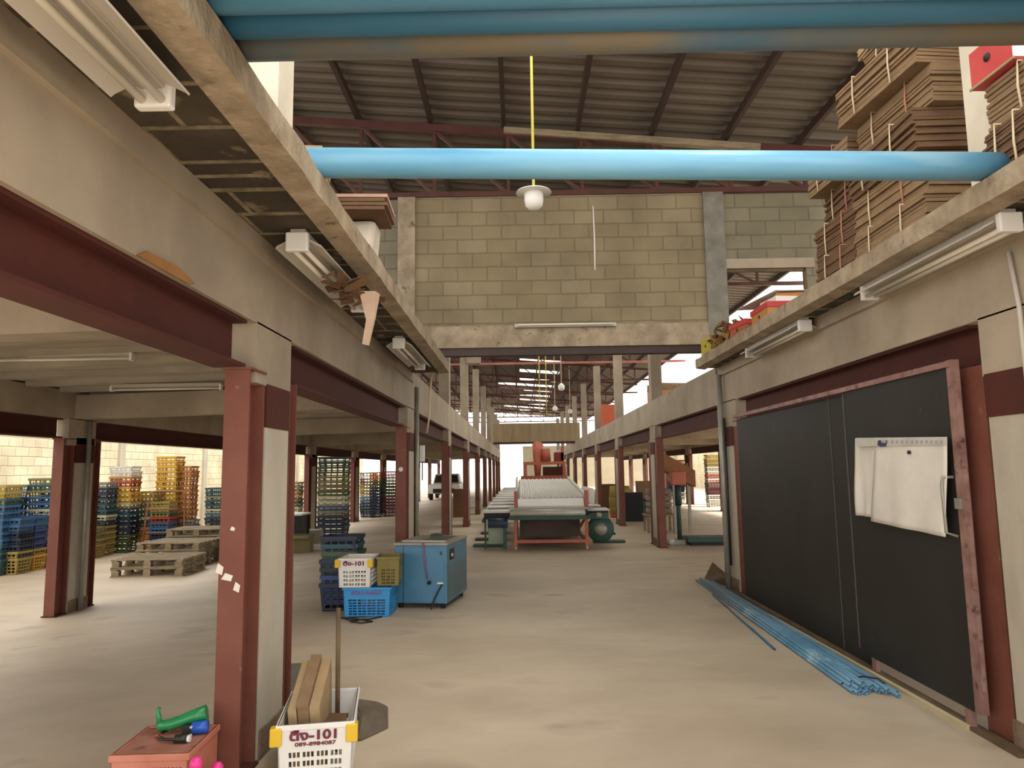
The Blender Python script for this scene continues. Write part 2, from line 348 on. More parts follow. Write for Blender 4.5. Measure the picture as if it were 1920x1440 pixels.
def ledge(sx, x_in, x_out, side):
    e = empty('walkway_ledge', (x_in, 4, 2.62), 'concrete walkway ledge overhanging the aisle on the %s' % side, 'ledge')
    lo_, hi_ = sorted((x_in, x_in+sx*.15)); y0, y1 = -2.0, 9.25
    b = MB(); N_ = 46
    for i in range(N_):                                 # slightly uneven cast edge
        ya = y0+(y1-y0)*i/N_; yb = y0+(y1-y0)*(i+1)/N_
        if i == 0: offs = [random.uniform(-.006, .006) for _ in range(N_+1)]; tz = [random.uniform(-.006, .008) for _ in range(N_+1)]
        xa = x_in-sx*offs[i]; xb = x_in-sx*offs[i+1]; xo = x_in+sx*.12
        b.hexa([(xa,ya,2.76),(xo,ya,2.745),(xo,yb,2.745),(xb,yb,2.76),(xa,ya,2.875+tz[i]),(xo,ya,2.88),(xo,yb,2.88),(xb,yb,2.875+tz[i+1])])
    b.xf(T(-x_in, -4, -2.62)); b.build('edge_beam', M_CONCR, e)
    a_, c_ = sorted((x_in+sx*.12, x_out+sx*.22))
    s_ = MB(); k = 0; yy = y0
    while yy < y1-.1:
        s_.box(a_, c_, yy+.012, min(yy+.3, y1)-.012, 2.765+random.uniform(-.006, .006), 2.80); yy += .3
    s_.box(a_, c_, y0, y1, 2.785, 2.88)
    mj = MB(); yy = y0; q = 0
    while yy < y1-.1:
        xm = a_+(c_-a_)*random.uniform(.3, .75)
        mj.box(a_, c_, yy-.011, yy+.011, 2.758+random.uniform(0, .004), 2.79)
        if q % 3 != 1: mj.box(xm-.01, xm+.01, yy, yy+.3, 2.762, 2.79)
        if q % 4 == 0: mj.box(xm-.01, c_-.03, yy+.14, yy+.158, 2.763, 2.79)
        yy += .3; q += 1
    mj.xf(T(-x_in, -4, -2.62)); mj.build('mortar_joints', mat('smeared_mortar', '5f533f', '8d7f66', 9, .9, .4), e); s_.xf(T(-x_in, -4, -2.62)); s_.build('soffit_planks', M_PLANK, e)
    f_, g_ = sorted((x_out-sx*.03, x_out+sx*.2))
    MB().box(f_, g_, y0, y1, 2.65, 2.765).xf(T(-x_in, -4, -2.62)).build('mortar_fillet', M_CONC, e)
ledge(-1, -.90, XL, 'left'); ledge(1, 2.29, XR, 'right')

# ------------------------------------------------------------------ frames: concrete beams, steel beams, columns
tag(MB().box(XL-.22, XL, -2, 52, 2.30, 2.65).box(XL-.22, XL, 9.46, 52, 2.65, 2.80).build('concrete_beam', M_CONC), 'long grey concrete beam along the left side of the aisle', 'beam')
tag(MB().box(XR, XR+.22, -2, 52, 2.30, 2.65).box(XR, XR+.22, 9.46, 52, 2.65, 2.80).build('concrete_beam', M_CONC), 'long grey concrete beam along the right side of the aisle', 'beam')
tag(MB().box(X2L-.22, X2L, -2, 52, 2.21, 2.56).build('concrete_beam', M_CONC), 'concrete beam along the outer edge of the left bay', 'beam')
tag(MB().box(X2R, X2R+.22, -2, 52, 2.26, 2.595).build('concrete_beam', M_CONC), 'concrete beam along the outer edge of the right bay', 'beam')
# deck slab exposed over beam beyond the block wall
def ibeam(mb, x, y0, y1, z0, z1, wd=.17):
    t_ = .018
    mb.box(x-wd/2, x+wd/2, y0, y1, z0, z0+t_); mb.box(x-wd/2, x+wd/2, y0, y1, z1-t_, z1); mb.box(x-.008, x+.008, y0, y1, z0+t_, z1-t_)
    return mb
rows = [('left aisle', XL-.11, 2.05, 2.30, 1), ('right aisle', XR+.11, 2.05, 2.30, -1), ('left yard-side', X2L-.11, 1.965, 2.21, 1), ('right outer', X2R+.11, 2.02, 2.26, -1)]
for rn, x, z0, z1, sg in rows:
    edges = [-2.0]+YC
    for i in range(len(YC)):
        y0 = edges[i]+(.5 if i else 0); y1 = YC[i]-.29
        if sg < 0: y0 -= .34 if i else 0; y1 -= .34
        if rn == 'right aisle' and i == 0: pass
        o = ibeam(MB(), 0, 0, y1-y0, 0, z1-z0).build('steel_beam', M_REDSHADE); o.location = (x, y0, z0)
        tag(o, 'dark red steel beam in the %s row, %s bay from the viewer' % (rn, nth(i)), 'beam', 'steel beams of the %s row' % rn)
# transverse concrete beams
for i, yy in enumerate(YC):
    z = 2.24
    o = MB().hexa([(X2L,yy-.1,2.22),(XL-.22,yy-.1,2.31),(XL-.22,yy+.12,2.31),(X2L,yy+.12,2.22),(X2L,yy-.1,2.52),(XL-.22,yy-.1,2.61),(XL-.22,yy+.12,2.61),(X2L,yy+.12,2.52)]).build('cross_beam', M_CONC)
    tag(o, 'concrete cross beam under the left deck at the %s pair of columns' % nth(i), 'beam', 'cross beams of the left bay')
    o = MB().box(XR+.22, X2R, yy-.3, yy-.08, 2.26, 2.57).build('cross_beam', M_CONC)
    tag(o, 'concrete cross beam under the right deck at the %s pair of columns' % nth(i), 'beam', 'cross beams of the right bay')

def ccol(name_row, x, sx, i, yy, top, base, lab, cover=True):
    """concrete column; inner face at x, body extends away from the aisle (sx)"""
    a_, b_ = (x+sx*.15, x) if sx < 0 else (x, x+sx*.15)
    if sx > 0: yy -= .34
    e = empty('concrete_column', (x, yy+.16, base), lab, 'column', 'concrete columns of the %s row' % name_row)
    def bx(x0, x1, y0, y1, z0, z1): return MB().box(x0-x, x1-x, y0-yy-.16, y1-yy-.16, z0-base, z1-base)
    bx(a_, b_, yy-.04, yy+.35, base, 1.98).build('shaft', M_COLP, e)
    zt = 2.30 if top < 2.5 else top
    if top > 2.5:
        bx(a_, b_+(.0), yy-.21, yy+.37, 1.98, 2.31).build('capital', M_CONC, e)
        if i != 1: bx(*((x-(.3 if i == 0 else .22), x-.01) if sx < 0 else (x+.01, x+(.3 if i == 0 else .22))), yy+.05, yy+.33, 2.885 if i == 0 else 2.802, top).build('upper_shaft', M_CONC if i else mat('daylit_concrete', 'cfc5b2', 'ddd4c2', 3, .85), e)  # nearest upper shafts: concrete coloured paler for the daylight falling on them
    else:
        bx(a_, b_, yy-.21, yy+.37, 1.88, top).build('capital', M_CONC, e)
    e2 = .004
    zb = 1.75 if top > 2.5 else 1.66
    bx(a_-e2, b_+e2, yy-.04-e2, yy+.35+e2, zb, zb+.24).build('painted_band', M_REDSHADE, e)
    bx(a_-.012, b_+.012, yy-.03, yy+.37, base, base+.15).build('plinth', mat('dirty_plinth', '6a5546', '86725f', 8, .9, .5), e)
def hcol(name_row, x, sx, i, yy, z1, base, near, lab):
    """steel H column: web along y, flanges facing the camera"""
    if sx > 0: yy -= .34
    wd = .13; xc = x+sx*(wd/2+.002); y0 = yy-.29 if near else yy+.37; y1 = y0+(.225 if near else .14)
    e = empty('steel_column', (xc, (y0+y1)/2, base), lab, 'column', 'red steel columns of the %s row' % name_row)
    D = (y1-y0)/2
    if sx > 0:
        if not near: y1 += .09; D = (y1-y0)/2; e.location.y = (y0+y1)/2
    g = MB()
    if sx > 0: g.box(-wd/2+.006, wd/2-.006, -D+.004, D-.004, 0, z1-base)
    g.box(-wd/2, wd/2, -D, -D+.014, 0, z1-base); g.box(-wd/2, wd/2, D-.014, D, 0, z1-base); g.box(-.007, .007, -D+.014, D-.014, 0, z1-base)
    g.build('shaft', M_RED, e)
    MB().box(-wd/2-.02, wd/2+.02, -D-.015 if near else -D, D, 0, .015).build('base_plate', M_REDSHADE, e)
    if near: MB().box(-wd/2-.012, wd/2+.012, -D-.012, D, z1-base-.012, z1-base).build('cap_plate', M_RED, e)
    return e
colroot = {}
for rn, x, sx, zt, zc in (('left aisle', XL, -1, 5.02, 2.05), ('right aisle', XR, 1, 5.02, 2.05), ('left yard-side', X2L, -1, 2.22, 1.965), ('right outer', X2R, 1, 2.27, 2.02)):
    for i, yy in enumerate(YC):
        base = fz(x-.1) if sx < 0 else 0
        ccol(rn, x, sx, i, yy, zt, base, 'grey concrete column of the %s row, %s from the viewer' % (rn, nth(i)))
        c1 = hcol(rn, x, sx, i, yy, zc, base, True, 'red steel column on the near side of the %s concrete column, %s row' % (nth(i), rn)); colroot[rn, i] = c1
        hcol(rn, x, sx, i, yy, zc, base, False, 'red steel column on the far side of the %s concrete column, %s row' % (nth(i), rn))
# torn sticker remnants on the nearest left steel column
s_ = MB()
for (u, v, a1, b1) in ((-.06, 1.02, .035, .05), (-.02, .98, .05, .035), (.03, .93, .03, .045), (.0, 1.22, .022, .02)):
    s_.add([(u-a1*.6, -.1145, v-b1*.3), (u+a1*.4, -.1145, v-b1*.6), (u+a1*.6, -.1145, v+b1*.2), (u-a1*.2, -.1145, v+b1*.6)], [(0,1,2,3)])
s_.build('torn_sticker', M_PAPER, colroot['left aisle', 0])
s_ = MB().lathe((0, -.116, 1.52), [(0, -.004), (.03, -.003), (.03, 0)], 10, 'y'); s_.build('white_mark', M_PAPER, colroot['left aisle', 1])

# conduits
def conduit(pts, r, label, m_=M_STEELG): return tag(MB().tube(pts, r, 10).build('conduit', m_), label, 'conduit')
conduit([(XR-.06, 9.1, 0), (XR-.06, 9.1, 2.66)], .035, 'grey conduit pipe beside the right column at the end of the black gate')
conduit([(XR-.04, 9.02, .3), (XR-.04, 9.02, 2.1)], .015, 'thin black cable run beside the grey conduit on the right', M_CABLE)
conduit([(XL+.03, 9.62, 0), (XL+.03, 9.62, 2.62)], .028, 'dark conduit up the second left concrete column', M_STEELG)
conduit([(X2L+.05, 9.35, -.2), (X2L+.05, 9.35, 2.2)], .03, 'grey conduit beside the nearest yard-side column')
conduit([(XR-.015, 3.66, 1.55), (XR-.02, 3.66, 2.3), (XR-.02, 3.7, 2.6)], .012, 'pale conduit on the nearest right column', M_WHITE)
conduit([(-1.12, 9.2, 2.765), (-1.15, 9.23, 2.45), (-1.15, 9.2, 2.2), (-1.19, 9.25, 1.98)], .012, 'pale cable hanging from the end of the left ledge', M_STRING)
t = empty('switch_box', (XL+.05, 9.78, 1.72), 'small pale switch box on the second left column', 'box')
MB().box(0, .06, -.05, .05, -.1, .12).build('housing', M_WHITEP, t, .006); MB().tube([(.03, 0, -.1), (.03, 0, -.35)], .008).build('lead', M_CABLE, t)

# ------------------------------------------------------------------ batten lights under the ledges
def strip_light(x, y0, z, label, group='twin fluorescent fittings under the ledges', ln=1.45):
    e = empty('fluorescent_fitting', (x, y0, z), label, 'lamp', group)
    b = MB()
    prof = [(-.125, .0), (-.115, .012), (-.05, .045), (.05, .045), (.115, .012), (.125, .0), (.122, -.006), (.11, .004), (.046, .036), (-.046, .036), (-.11, .004), (-.122, -.006)]
    V = [(px, .03, pz-.03) for px, pz in prof]+[(px, ln-.03, pz-.03) for px, pz in prof]; n = len(prof)
    b.add(V, [(k, (k+1) % n, n+(k+1) % n, n+k) for k in range(n)]+[tuple(range(n-1, -1, -1)), tuple(range(n, 2*n))])
    b.build('reflector', M_WHITE, e)
    MB().box(-.04, .04, .0, ln, -.005, .062).build('housing', M_WHITE, e, .004)
    for k, yy in enumerate((0, ln)):
        MB().box(-.058, .058, yy-.02, yy+.02, -.062, .04).build('end_cap', M_WHITEP, e, .008)
    for sx in (-.03, .03):
        MB().tube([(sx, .02, -.04), (sx, ln-.02, -.04)], .0135, 12).build('tube', M_TUBE, e)
    return e
strip_light(-1.13, .68, 2.70, 'twin fluorescent fitting nearest the viewer under the left ledge')
strip_light(-1.14, 3.62, 2.70, 'twin fluorescent fitting in the middle under the left ledge')
strip_light(-1.12, 6.65, 2.70, 'farthest twin fluorescent fitting under the left ledge')
strip_light(2.46, 3.50, 2.70, 'large nearer twin fluorescent fitting under the right ledge')
strip_light(2.46, 6.1, 2.70, 'farther twin fluorescent fitting under the right ledge')
def bay_light(x0, x1, y, z, label):
    e = empty('bay_tube_light', ((x0+x1)/2, y, z), label, 'lamp', 'tube lights on the left bay ceiling'); h = (x1-x0)/2
    MB().box(-h, h, -.035, .035, 0, .04).build('housing', M_WHITE, e, .004)
    MB().tube([(-h+.02, -.03, -.03), (h-.02, -.03, -.03)], .013).build('tube', M_TUBE, e)
    for s in (-1, 1): MB().box(s*(h-.01)-.012, s*(h-.01)+.012, -.045, .02, -.05, .02).build('lamp_holder', M_WHITEP, e)
bay_light(-4.75, -3.42, 6.3, 2.555, 'nearer fluorescent tube light on the left bay ceiling')
bay_light(-4.95, -3.6, 9.0-.35, 2.555, 'farther fluorescent tube light on the left bay ceiling')
bay_light(-3.9, -2.6, 12.1, 2.57, 'fluorescent tube light on the left bay ceiling behind the first column pair')

# pendant lamps
def pendant(x, y, z, label, cordm=M_CORD, flat=True, s=1.0):
    e = empty('pendant_lamp', (x, y, z), label, 'lamp', 'pendant bulb lamps down the hall')
    top = rz(x)-z-.002
    MB().tube([(0, 0, .1*s), (0, 0, top)], .012*s, 8).build('cord', cordm, e)
    MB().lathe((0, 0, 0), [(0, -.10*s), (.04*s, -.095*s), (.075*s, -.06*s), (.083*s, -.01*s), (.083*s, .05*s), (.05*s, .07*s), (.03*s, .10*s), (0, .10*s)], 20).build('bulb', M_WHITEP, e)
    if flat: MB().lathe((0, 0, .055*s), [(.03*s, .012), (.15*s, .008), (.155*s, 0), (.03*s, .0)], 24).build('shade', M_WHITEP, e)
    return e
pendant(.155, 6.0, 3.82, 'white bulb lamp hanging on a yellow cord under the large blue pipe')
pendant(1.22, 20.5, 3.82, 'white bulb lamp hanging beyond the block wall, nearest of those', M_STRING, False, 1.1)
pendant(1.35, 27.0, 3.75, 'white bulb lamp hanging far down the hall, middle distance', M_STRING, False, 1.1)
pendant(2.2, 31.0, 3.95, 'white bulb lamp hanging far down the hall, right side', M_STRING, False, 1.1)
for i, (x, y) in enumerate(((.62, 21.5), (.86, 22.5))):
    tag(MB().tube([(x, y, rz(x)-.002), (x, y, 3.2)], .014, 6).build('hanging_cord', M_CORD), 'thin pale cord hanging from the roof, %s of the two beside the bulb' % ('left', 'right')[i], 'cord')

# ------------------------------------------------------------------ large blue pipes across the ledges
def bigpipe(x0, x1, y, r, z, m_, label, ylast=None):
    o = MB().hollow((x0, y, z), (x1, ylast or y, z), r, .006, 28).build('plastic_pipe', m_); tag(o, label, 'pipe', 'large pipes lying across the ledges'); return o
bigpipe(-1.25, 2.75, 3.23, .07, 2.952, M_PVC, 'single large light blue plastic pipe lying across both ledges', 3.455)
for i in range(5):
    bigpipe(-1.45-.05*i, 2.9+.1*(i % 3), 2.27-.126*i, .062, 2.944, [M_PVCB, M_PVCD, mat('mid_blue_pvc', '447a9c', '5a8fae', 1.1, .4, 0, stretch=(.5, 2, 2)), M_PVC, M_PVCD][i],
            'large blue pipe in the bundle across the aisle, %s from the far side' % nth(i), 2.25-.125*i)
for i, x in enumerate((-.07, 1.02)):
    tag(MB().tube([(x, 1.93, 2.868), (x+.002, 1.85, 2.872), (x+.004, 1.8, 2.87), (x+.01, 1.6, 2.874)], .012, 8).build('pipe_strap', mat('rust_strap', 'a0644e', None, rough=.8)), 'rusty pink strap under the pipe bundle, the %s one' % ('left', 'right')[i], 'strap', 'straps on the pipe bundle')

# ------------------------------------------------------------------ black gate on the right
G = XR-.03
g = empty('sheet_metal_gate', (G, 6.4, .02), 'large black sheet metal sliding gate on the right', 'gate')
def gb(x0, x1, y0, y1, z0, z1): return MB().box(x0, x1, y0-6.4, y1-6.4, z0-.02, z1-.02)
gb(-.0, .02, 5.45, 8.52, .03, 2.05).build('far_panel', M_BLACK, g)
gb(-.045, -.02, 4.22, 5.62, .14, 2.06).build('near_panel', M_BLACK, g)
gb(-.055, -.01, 4.17, 4.225, .12, 2.10).build('edge_post', M_RUSTP, g)
gb(-.065, -.03, 4.19, 8.5, 2.06, 2.095).build('top_rail', M_RUSTP, g)
gb(-.045, -.01, 4.2, 5.6, .115, .14).build('bottom_rail', M_BLACK, g)
gb(-.004, .0, 5.98, 5.99, .03, 2.05).build('weld_seam', M_SEAM, g)
gb(-.049, -.044, 5.605, 5.62, .14, 2.05).build('weld_seam', M_SEAM, g)
for yy in (4.32, 5.42): gb(-.04, -.01, yy-.03, yy+.03, .0, .13).build('wheel_bracket', M_RUSTP, g)
h = MB().tube([(-.05, 4.25, 1.42), (-.10, 4.27, 1.42), (-.105, 4.28, 1.38), (-.10, 4.28, 1.1), (-.05, 4.25, 1.08)], .009, 8); h.xf(T(0, -6.4, -.02)); h.build('pull_handle', M_STEELG, g)
gb(-.07, -.05, 4.18, 4.23, 1.24, 1.30).build('latch', M_STEELG, g)
for k, (a_, b_) in enumerate(((.25, .7), (.8, 1.15), (1.3, 1.55), (1.62, 1.9))): gb(-.05, -.03, 4.145, 4.168, a_, b_).build('lock_strip', M_RUSTP, g)
tag(MB().box(G-.05, G+.02, 3.9, 9.0, 0, .022).build('gate_track', M_WOODD), 'dark steel track on the floor under the black gate', 'track')
tag(MB().bar((2.515, 4.3, .012), (2.46, 8.6, .012), .03, .024).build('wood_batten', mat('pale_batten', 'b3a684', 'c6b993', 3, .8)), 'pale batten lying between the gate and the blue pipes', 'batten')
# tarpaulin pieces hanging on the gate
def cloth(name, P00, P10, P11, P01, label, group, nx=18, nz=18, amp=.012, seed=0, x=None):
    rnd = random.Random(seed); ph = [rnd.uniform(0, 6) for _ in range(4)]
    V = []
    for j in range(nz+1):
        v = j/nz
        for i in range(nx+1):
            u = i/nx
            p = (Vector(P00)*(1-u)+Vector(P10)*u)*(1-v)+(Vector(P01)*(1-u)+Vector(P11)*u)*v
            dx = amp*(v**.6)*(math.sin(u*9+ph[0]+v*1.5)+.6*math.sin(u*17+ph[1]-v*3)+.4*math.sin((u+v)*8+ph[2]))
            V.append((p.x-abs(amp)*2.0*v-dx*.6, p.y, p.z))
    Fs = [(j*(nx+1)+i, j*(nx+1)+i+1, (j+1)*(nx+1)+i+1, (j+1)*(nx+1)+i) for j in range(nz) for i in range(nx)]
    b = MB().add(V, Fs, True); o = b.build(name, M_PAPER)
    md = o.modifiers.new('thickness', 'SOLIDIFY'); md.thickness = .003
    tag(o, label, 'tarpaulin', group); return o
gx = G-.06
def gp(u, v, x=gx):                        # gate-plane point measured from the photograph
    r = RW @ Vector(((u-960)/F, (v-720)/F, 1)); t_ = x/r.x; return Vector((x, t_*r.y, CAMZ+t_*r.z))
cl1 = cloth('tarpaulin_sheet', gp(1604, 822), gp(1660, 821), gp(1665, 972), gp(1611, 966), 'narrow white tarpaulin half hidden behind the larger one on the gate', None, seed=3)
cl2 = cloth('tarpaulin_sheet', gp(1642, 824, gx-.02), gp(1776, 820, gx-.02), gp(1781, 1007, gx-.02), gp(1638, 977, gx-.02), 'large white tarpaulin hanging folded on the black gate', None, seed=9)
tb = MB(); p = gp(1606, 821, gx-.03); q = gp(1776, 819, gx-.03); p2 = gp(1776, 834, gx-.03); q2 = gp(1606, 837, gx-.03)
tb.add([p, q, p2, q2], [(0,1,2,3)]); o = tb.build('header_band', mat('greyed_band', 'b9b5ae', 'c9c5be', 9, .8)); md = o.modifiers.new('t', 'SOLIDIFY'); md.thickness = .002
o.parent = cl2
mk = MB(); rr = random.Random(4)
for k in range(13):
    u = 1652+k*9.2; p = gp(u, 825.5, gx-.033); q = gp(u+(5 if k else 11), 825.3, gx-.033); p2 = gp(u+(5 if k else 11), 832-(k % 2), gx-.033); q2 = gp(u, 832.5, gx-.033)
    mk.add([p, q, p2, q2], [(0,1,2,3)])
o = mk.build('printed_mark', mat('faded_print', 'a3a2a8', None, rough=.8)); o.parent = cl2
mk = MB(); mk.add([gp(1646, 826, gx-.034), gp(1651, 825, gx-.034), gp(1653, 830, gx-.034), gp(1662, 831, gx-.034), gp(1661, 837, gx-.034), gp(1650, 838, gx-.034), gp(1645, 834, gx-.034)], [(0,1,2,3,4,5,6)]); o = mk.build('logo_mark', M_INK); o.parent = cl2
cc = gp(1706, 848, gx-.033); o = MB().lathe(tuple(cc), [(0, -.012), (.012, -.012), (.012, .0)], 12, 'x').build('eyelet', M_DARK); o.parent = cl2

# ------------------------------------------------------------------ blue pipes on the floor by the gate
k = 0
for ly in range(3):
    n_ = (11, 8, 3)[ly]
    for i in range(n_):
        u = (i+.5*ly+.5)/11
        r = .0135
        xn = 2.15+.31*u+random.uniform(-.008, .008); xf_ = 2.30+.20*u+random.uniform(-.008, .008)
        yn = 5.0-.03*u+random.uniform(-.06, .06)-(.06 if u > .6 else 0); yf = 9.6+random.uniform(-.25, .2)
        z = r+ly*r*1.75+.001
        o = MB().hollow((xn, yn, z), (xf_, yf, z), r, .003, 10).build('thin_pipe', M_PIPEF)
        tag(o, 'thin blue plastic pipe in the pile along the black gate', 'pipe', 'thin blue pipes piled along the gate'); k += 1
o = MB().hollow((2.06, 6.12, .012), (2.24, 8.7, .012), .009, .002, 10).build('thin_pipe', M_PVCD)
tag(o, 'loose thin dark pipe lying slightly apart from the blue pile', 'pipe')
tag(MB().tube([(2.16, 5.12, .02), (2.2, 5.11, .055), (2.3, 5.1, .075), (2.4, 5.1, .06), (2.46, 5.1, .02)], .006, 6).build('pipe_tie', M_CABLE), 'black tie round the near end of the blue pipes', 'strap')
tag(MB().hexa([(2.42,9.75,.0),(2.62,9.3,.0),(2.62,10.1,.0),(2.5,10.1,.0),(2.60,9.75,.10),(2.62,9.3,.12),(2.62,10.1,.2),(2.61,10.1,.2)]).build('floor_wedge', M_WOODD), 'dark brown wedge on the floor behind the grey conduit', 'wedge')

# ------------------------------------------------------------------ crates
def panel(mb, L, H, t_, holes, plane, off, taper=0):
    """wall of length L height H with holes [(u0,u1,v0,v1)] ; plane 'x' => along x at y=off"""
    us = sorted(set([0, L]+[h[0] for h in holes]+[h[1] for h in holes])); vs = sorted(set([0, H]+[h[2] for h in holes]+[h[3] for h in holes]))
    for b in range(len(vs)-1):
        run = None
        for a_ in range(len(us)):
            solid = a_ < len(us)-1 and not any(h[0] <= us[a_]+1e-6 and us[a_+1] <= h[1]+1e-6 and h[2] <= vs[b]+1e-6 and vs[b+1] <= h[3]+1e-6 for h in holes)
            if solid and run is None: run = us[a_]
            if not solid and run is not None:
                e = us[a_]
                if plane == 'x': mb.box(run-L/2, e-L/2, off-t_/2, off+t_/2, vs[b], vs[b+1])
                else: mb.box(off-t_/2, off+t_/2, run-L/2, e-L/2, vs[b], vs[b+1])
                run = None
def grid_holes(L, H, ng, per, rows, z0, z1, mu=.045, gap=.02, sgap=.006):
    hs = []; gw = (L-2*mu-(ng-1)*gap)/ng; sw = (gw-(per-1)*sgap)/per; rh = (z1-z0)/rows
    for r_ in range(rows):
        for g_ in range(ng):
            for s_ in range(per):
                u = mu+g_*(gw+gap)+s_*(sw+sgap); hs.append((u, u+sw, z0+r_*rh, z0+r_*rh+rh*.62))
    return hs
def crate_body(W, D, H, holesW, holesD, taper=.06, t_=.006, floor=True):
    b = MB(); panel(b, W, H, t_, holesW, 'x', -D/2+t_/2); panel(b, W, H, t_, holesW, 'x', D/2-t_/2)
    panel(b, D, H, t_, holesD, 'y', -W/2+t_/2); panel(b, D, H, t_, holesD, 'y', W/2-t_/2)
    if floor: b.box(-W/2, W/2, -D/2, D/2, 0, t_)
    for v in b.v:
        k = 1-taper*(1-v.z/H); v.x *= k; v.y *= k
    return b
def rim(W, D, H, w_=.02, h_=.025):
    b = MB(); o_ = .008
    b.box(-W/2-o_, W/2+o_, -D/2-o_, -D/2+.008, H-h_, H); b.box(-W/2-o_, W/2+o_, D/2-.008, D/2+o_, H-h_, H)
    b.box(-W/2-o_, -W/2+.008, -D/2+.008, D/2-.008, H-h_, H); b.box(W/2-.008, W/2+o_, -D/2+.008, D/2-.008, H-h_, H); return b
def text_obj(s, size, name, m_, parent, mtx, sx=1.0, bold=.0):
    c = bpy.data.curves.new(name, 'FONT'); c.body = s; c.size = size; c.align_x = 'CENTER'; c.align_y = 'CENTER'; c.extrude = .0008; c.offset = bold
    to = bpy.data.objects.new(name, c); COL.objects.link(to)
    dg = bpy.context.evaluated_depsgraph_get(); me = bpy.data.meshes.new_from_object(to.evaluated_get(dg)); bpy.data.objects.remove(to)
    me.materials.clear(); me.materials.append(m_)
    o = bpy.data.objects.new(name, me); COL.objects.link(o); o.parent = parent
    o.matrix_local = mtx @ R3(math.pi/2) @ Matrix.Diagonal((sx, 1, 1, 1)); return o
def fruit_crate(loc, rot, label, m_body, W=.355, D=.55, H=.30, clips=True, txt=None, txt2=None, ng=4, per=3, rows=4, group=None, tcol=None, dims=None):
    e = empty('plastic_crate', loc, label, 'crate', group, rot)
    hw = grid_holes(W, H, ng, per, rows, .02, H*.62, mu=.05, gap=.014)
    hd = grid_holes(D, H, max(4, int(ng*D/W)), per, rows, .02, H*.62, mu=.05, gap=.014)
    crate_body(W, D, H, hw, hd).build('body', m_body, e)
    rim(W, D, H).build('rim', m_body, e, .003)
    if clips:
        for sx in (-1, 1):
            c = MB().box(sx*W/2-.034, sx*W/2+.022, -D/2-.014, -D/2+.04, H-.095, H-.010); c.build('corner_clip', M_YEL, e, .006)
    if txt: text_obj(txt, .058, 'printed_text', tcol or M_MAROON, e, T(-.005, -D/2-.002, H-.055), 1.35, .0022)
    if txt2: text_obj(txt2, .024, 'printed_number', tcol or M_MAROON, e, T(0, -D/2+.001, H-.094), 1.5, .0006)
    return e
c1 = fruit_crate((-1.05, 3.895, 0), math.radians(10), 'white plastic crate with maroon lettering in front of the nearest column', M_WHITEP, txt='ติ๋ง-101', txt2='089-8984087')
# things in that crate
t = empty('cardboard_sheets', (-1.10, 3.93, .02), 'folded cardboard sheets standing up in the near white crate', 'cardboard', None, .15)
for k, (xo, zt) in enumerate(((-.075, .40), (-.03, .43), (.03, .41))):
    q_ = (.042, .055, .05)[k]
    MB().hexa([(xo,-.16,.0),(xo+q_,-.16,.0),(xo+q_,.16,.0),(xo,.16,0),(xo-.03,-.17,zt-.10),(xo-.03+q_,-.17,zt-.10),(xo-.01+q_,.19,zt+.05),(xo-.01,.19,zt+.05)]).build('sheet', (M_CARDL, M_CARD, M_CARDL)[k], t)
tag(MB().hexa([(-1.05,3.72,.22),(-.90,3.74,.20),(-.94,4.0,.21),(-1.06,3.98,.22),(-1.05,3.72,.235),(-.90,3.74,.215),(-.94,4.0,.225),(-1.06,3.98,.235)]).build('cardboard_flap', M_CARDD), 'brown cardboard flap lying inside the near white crate', 'cardboard')
tag(MB().tube([(-1.0, 4.04, .02), (-1.005, 4.05, .76)], .0125, 10).build('broom_stick', M_WOODD), 'dark wooden stick standing upright in the near white crate', 'stick')
b = MB(); b.hexa([(-.93,4.17,0),(-.78,4.42,0),(-.86,4.85,0),(-1.15,4.75,0),(-.93,4.35,.11),(-.86,4.45,.05),(-.90,4.7,.07),(-1.05,4.6,.13)])
tag(b.build('canvas_bag', M_BAG, None, .03), 'crumpled brown canvas bag on the floor behind the near white crate', 'bag')
tag(MB().hexa([(-1.95,5.1,-.02),(-1.5,5.1,.001),(-1.55,5.9,.001),(-2.0,5.9,-.02),(-1.95,5.1,-.008),(-1.5,5.1,.012),(-1.55,5.9,.012),(-2.0,5.9,-.008)]).build('floor_mat', M_MAT), 'thin dark grey mat on the floor behind the nearest column', 'mat')
# fix floor contact of mat
# terracotta crate with grinder
RT = math.radians(3); rc = empty('plastic_crate', (-1.655, 3.495, fz(-1.7)), 'terracotta plastic crate upside down beside the nearest red column', 'crate', None, RT)
W_, D_, H_ = .335, .36, .29
hs = []
for r_ in range(7):
    for c_ in range(16):
        u = .05+c_*.0165+(.008 if r_ % 2 else 0); hs.append((u, u+.009, .06+r_*.026, .06+r_*.026+.016))
# checker needs non overlapping rows
cb = crate_body(W_, D_, H_, hs, [], 0.0); cb.build('body', M_CRED, rc)
rim(W_, D_, H_, h_=.03).build('rim', M_CRED, rc, .004)
MB().box(-W_/2, W_/2, -D_/2, D_/2, H_-.012, H_-.004).build('top_panel', mat('dirty_terracotta', '96604f', 'ad7866', 7, .8, .3, spots=(10, '5d4538', .55, .1)), rc)
zt = fz(-1.7)+.287
gr = empty('angle_grinder', (-1.635, 3.59, zt), 'green and blue power tool lying on the terracotta crate', 'power tool', None, math.radians(14)); gr.scale = (.8, .8, .8)
MB().tube([(-.13, 0, .045), (-.06, .0, .05), (0, 0, .065), (.07, 0, .085), (.14, 0, .1)], .03, 14, rs=[.028, .033, .034, .04, .046]).build('housing', M_GREEN, gr)
MB().tube([(-.12, -.0, .05), (-.128, .0, .10), (-.135, 0, .135), (-.125, 0, .15)], .014, 12, rs=[.018, .015, .012, .010]).build('side_handle', M_GREEN, gr)
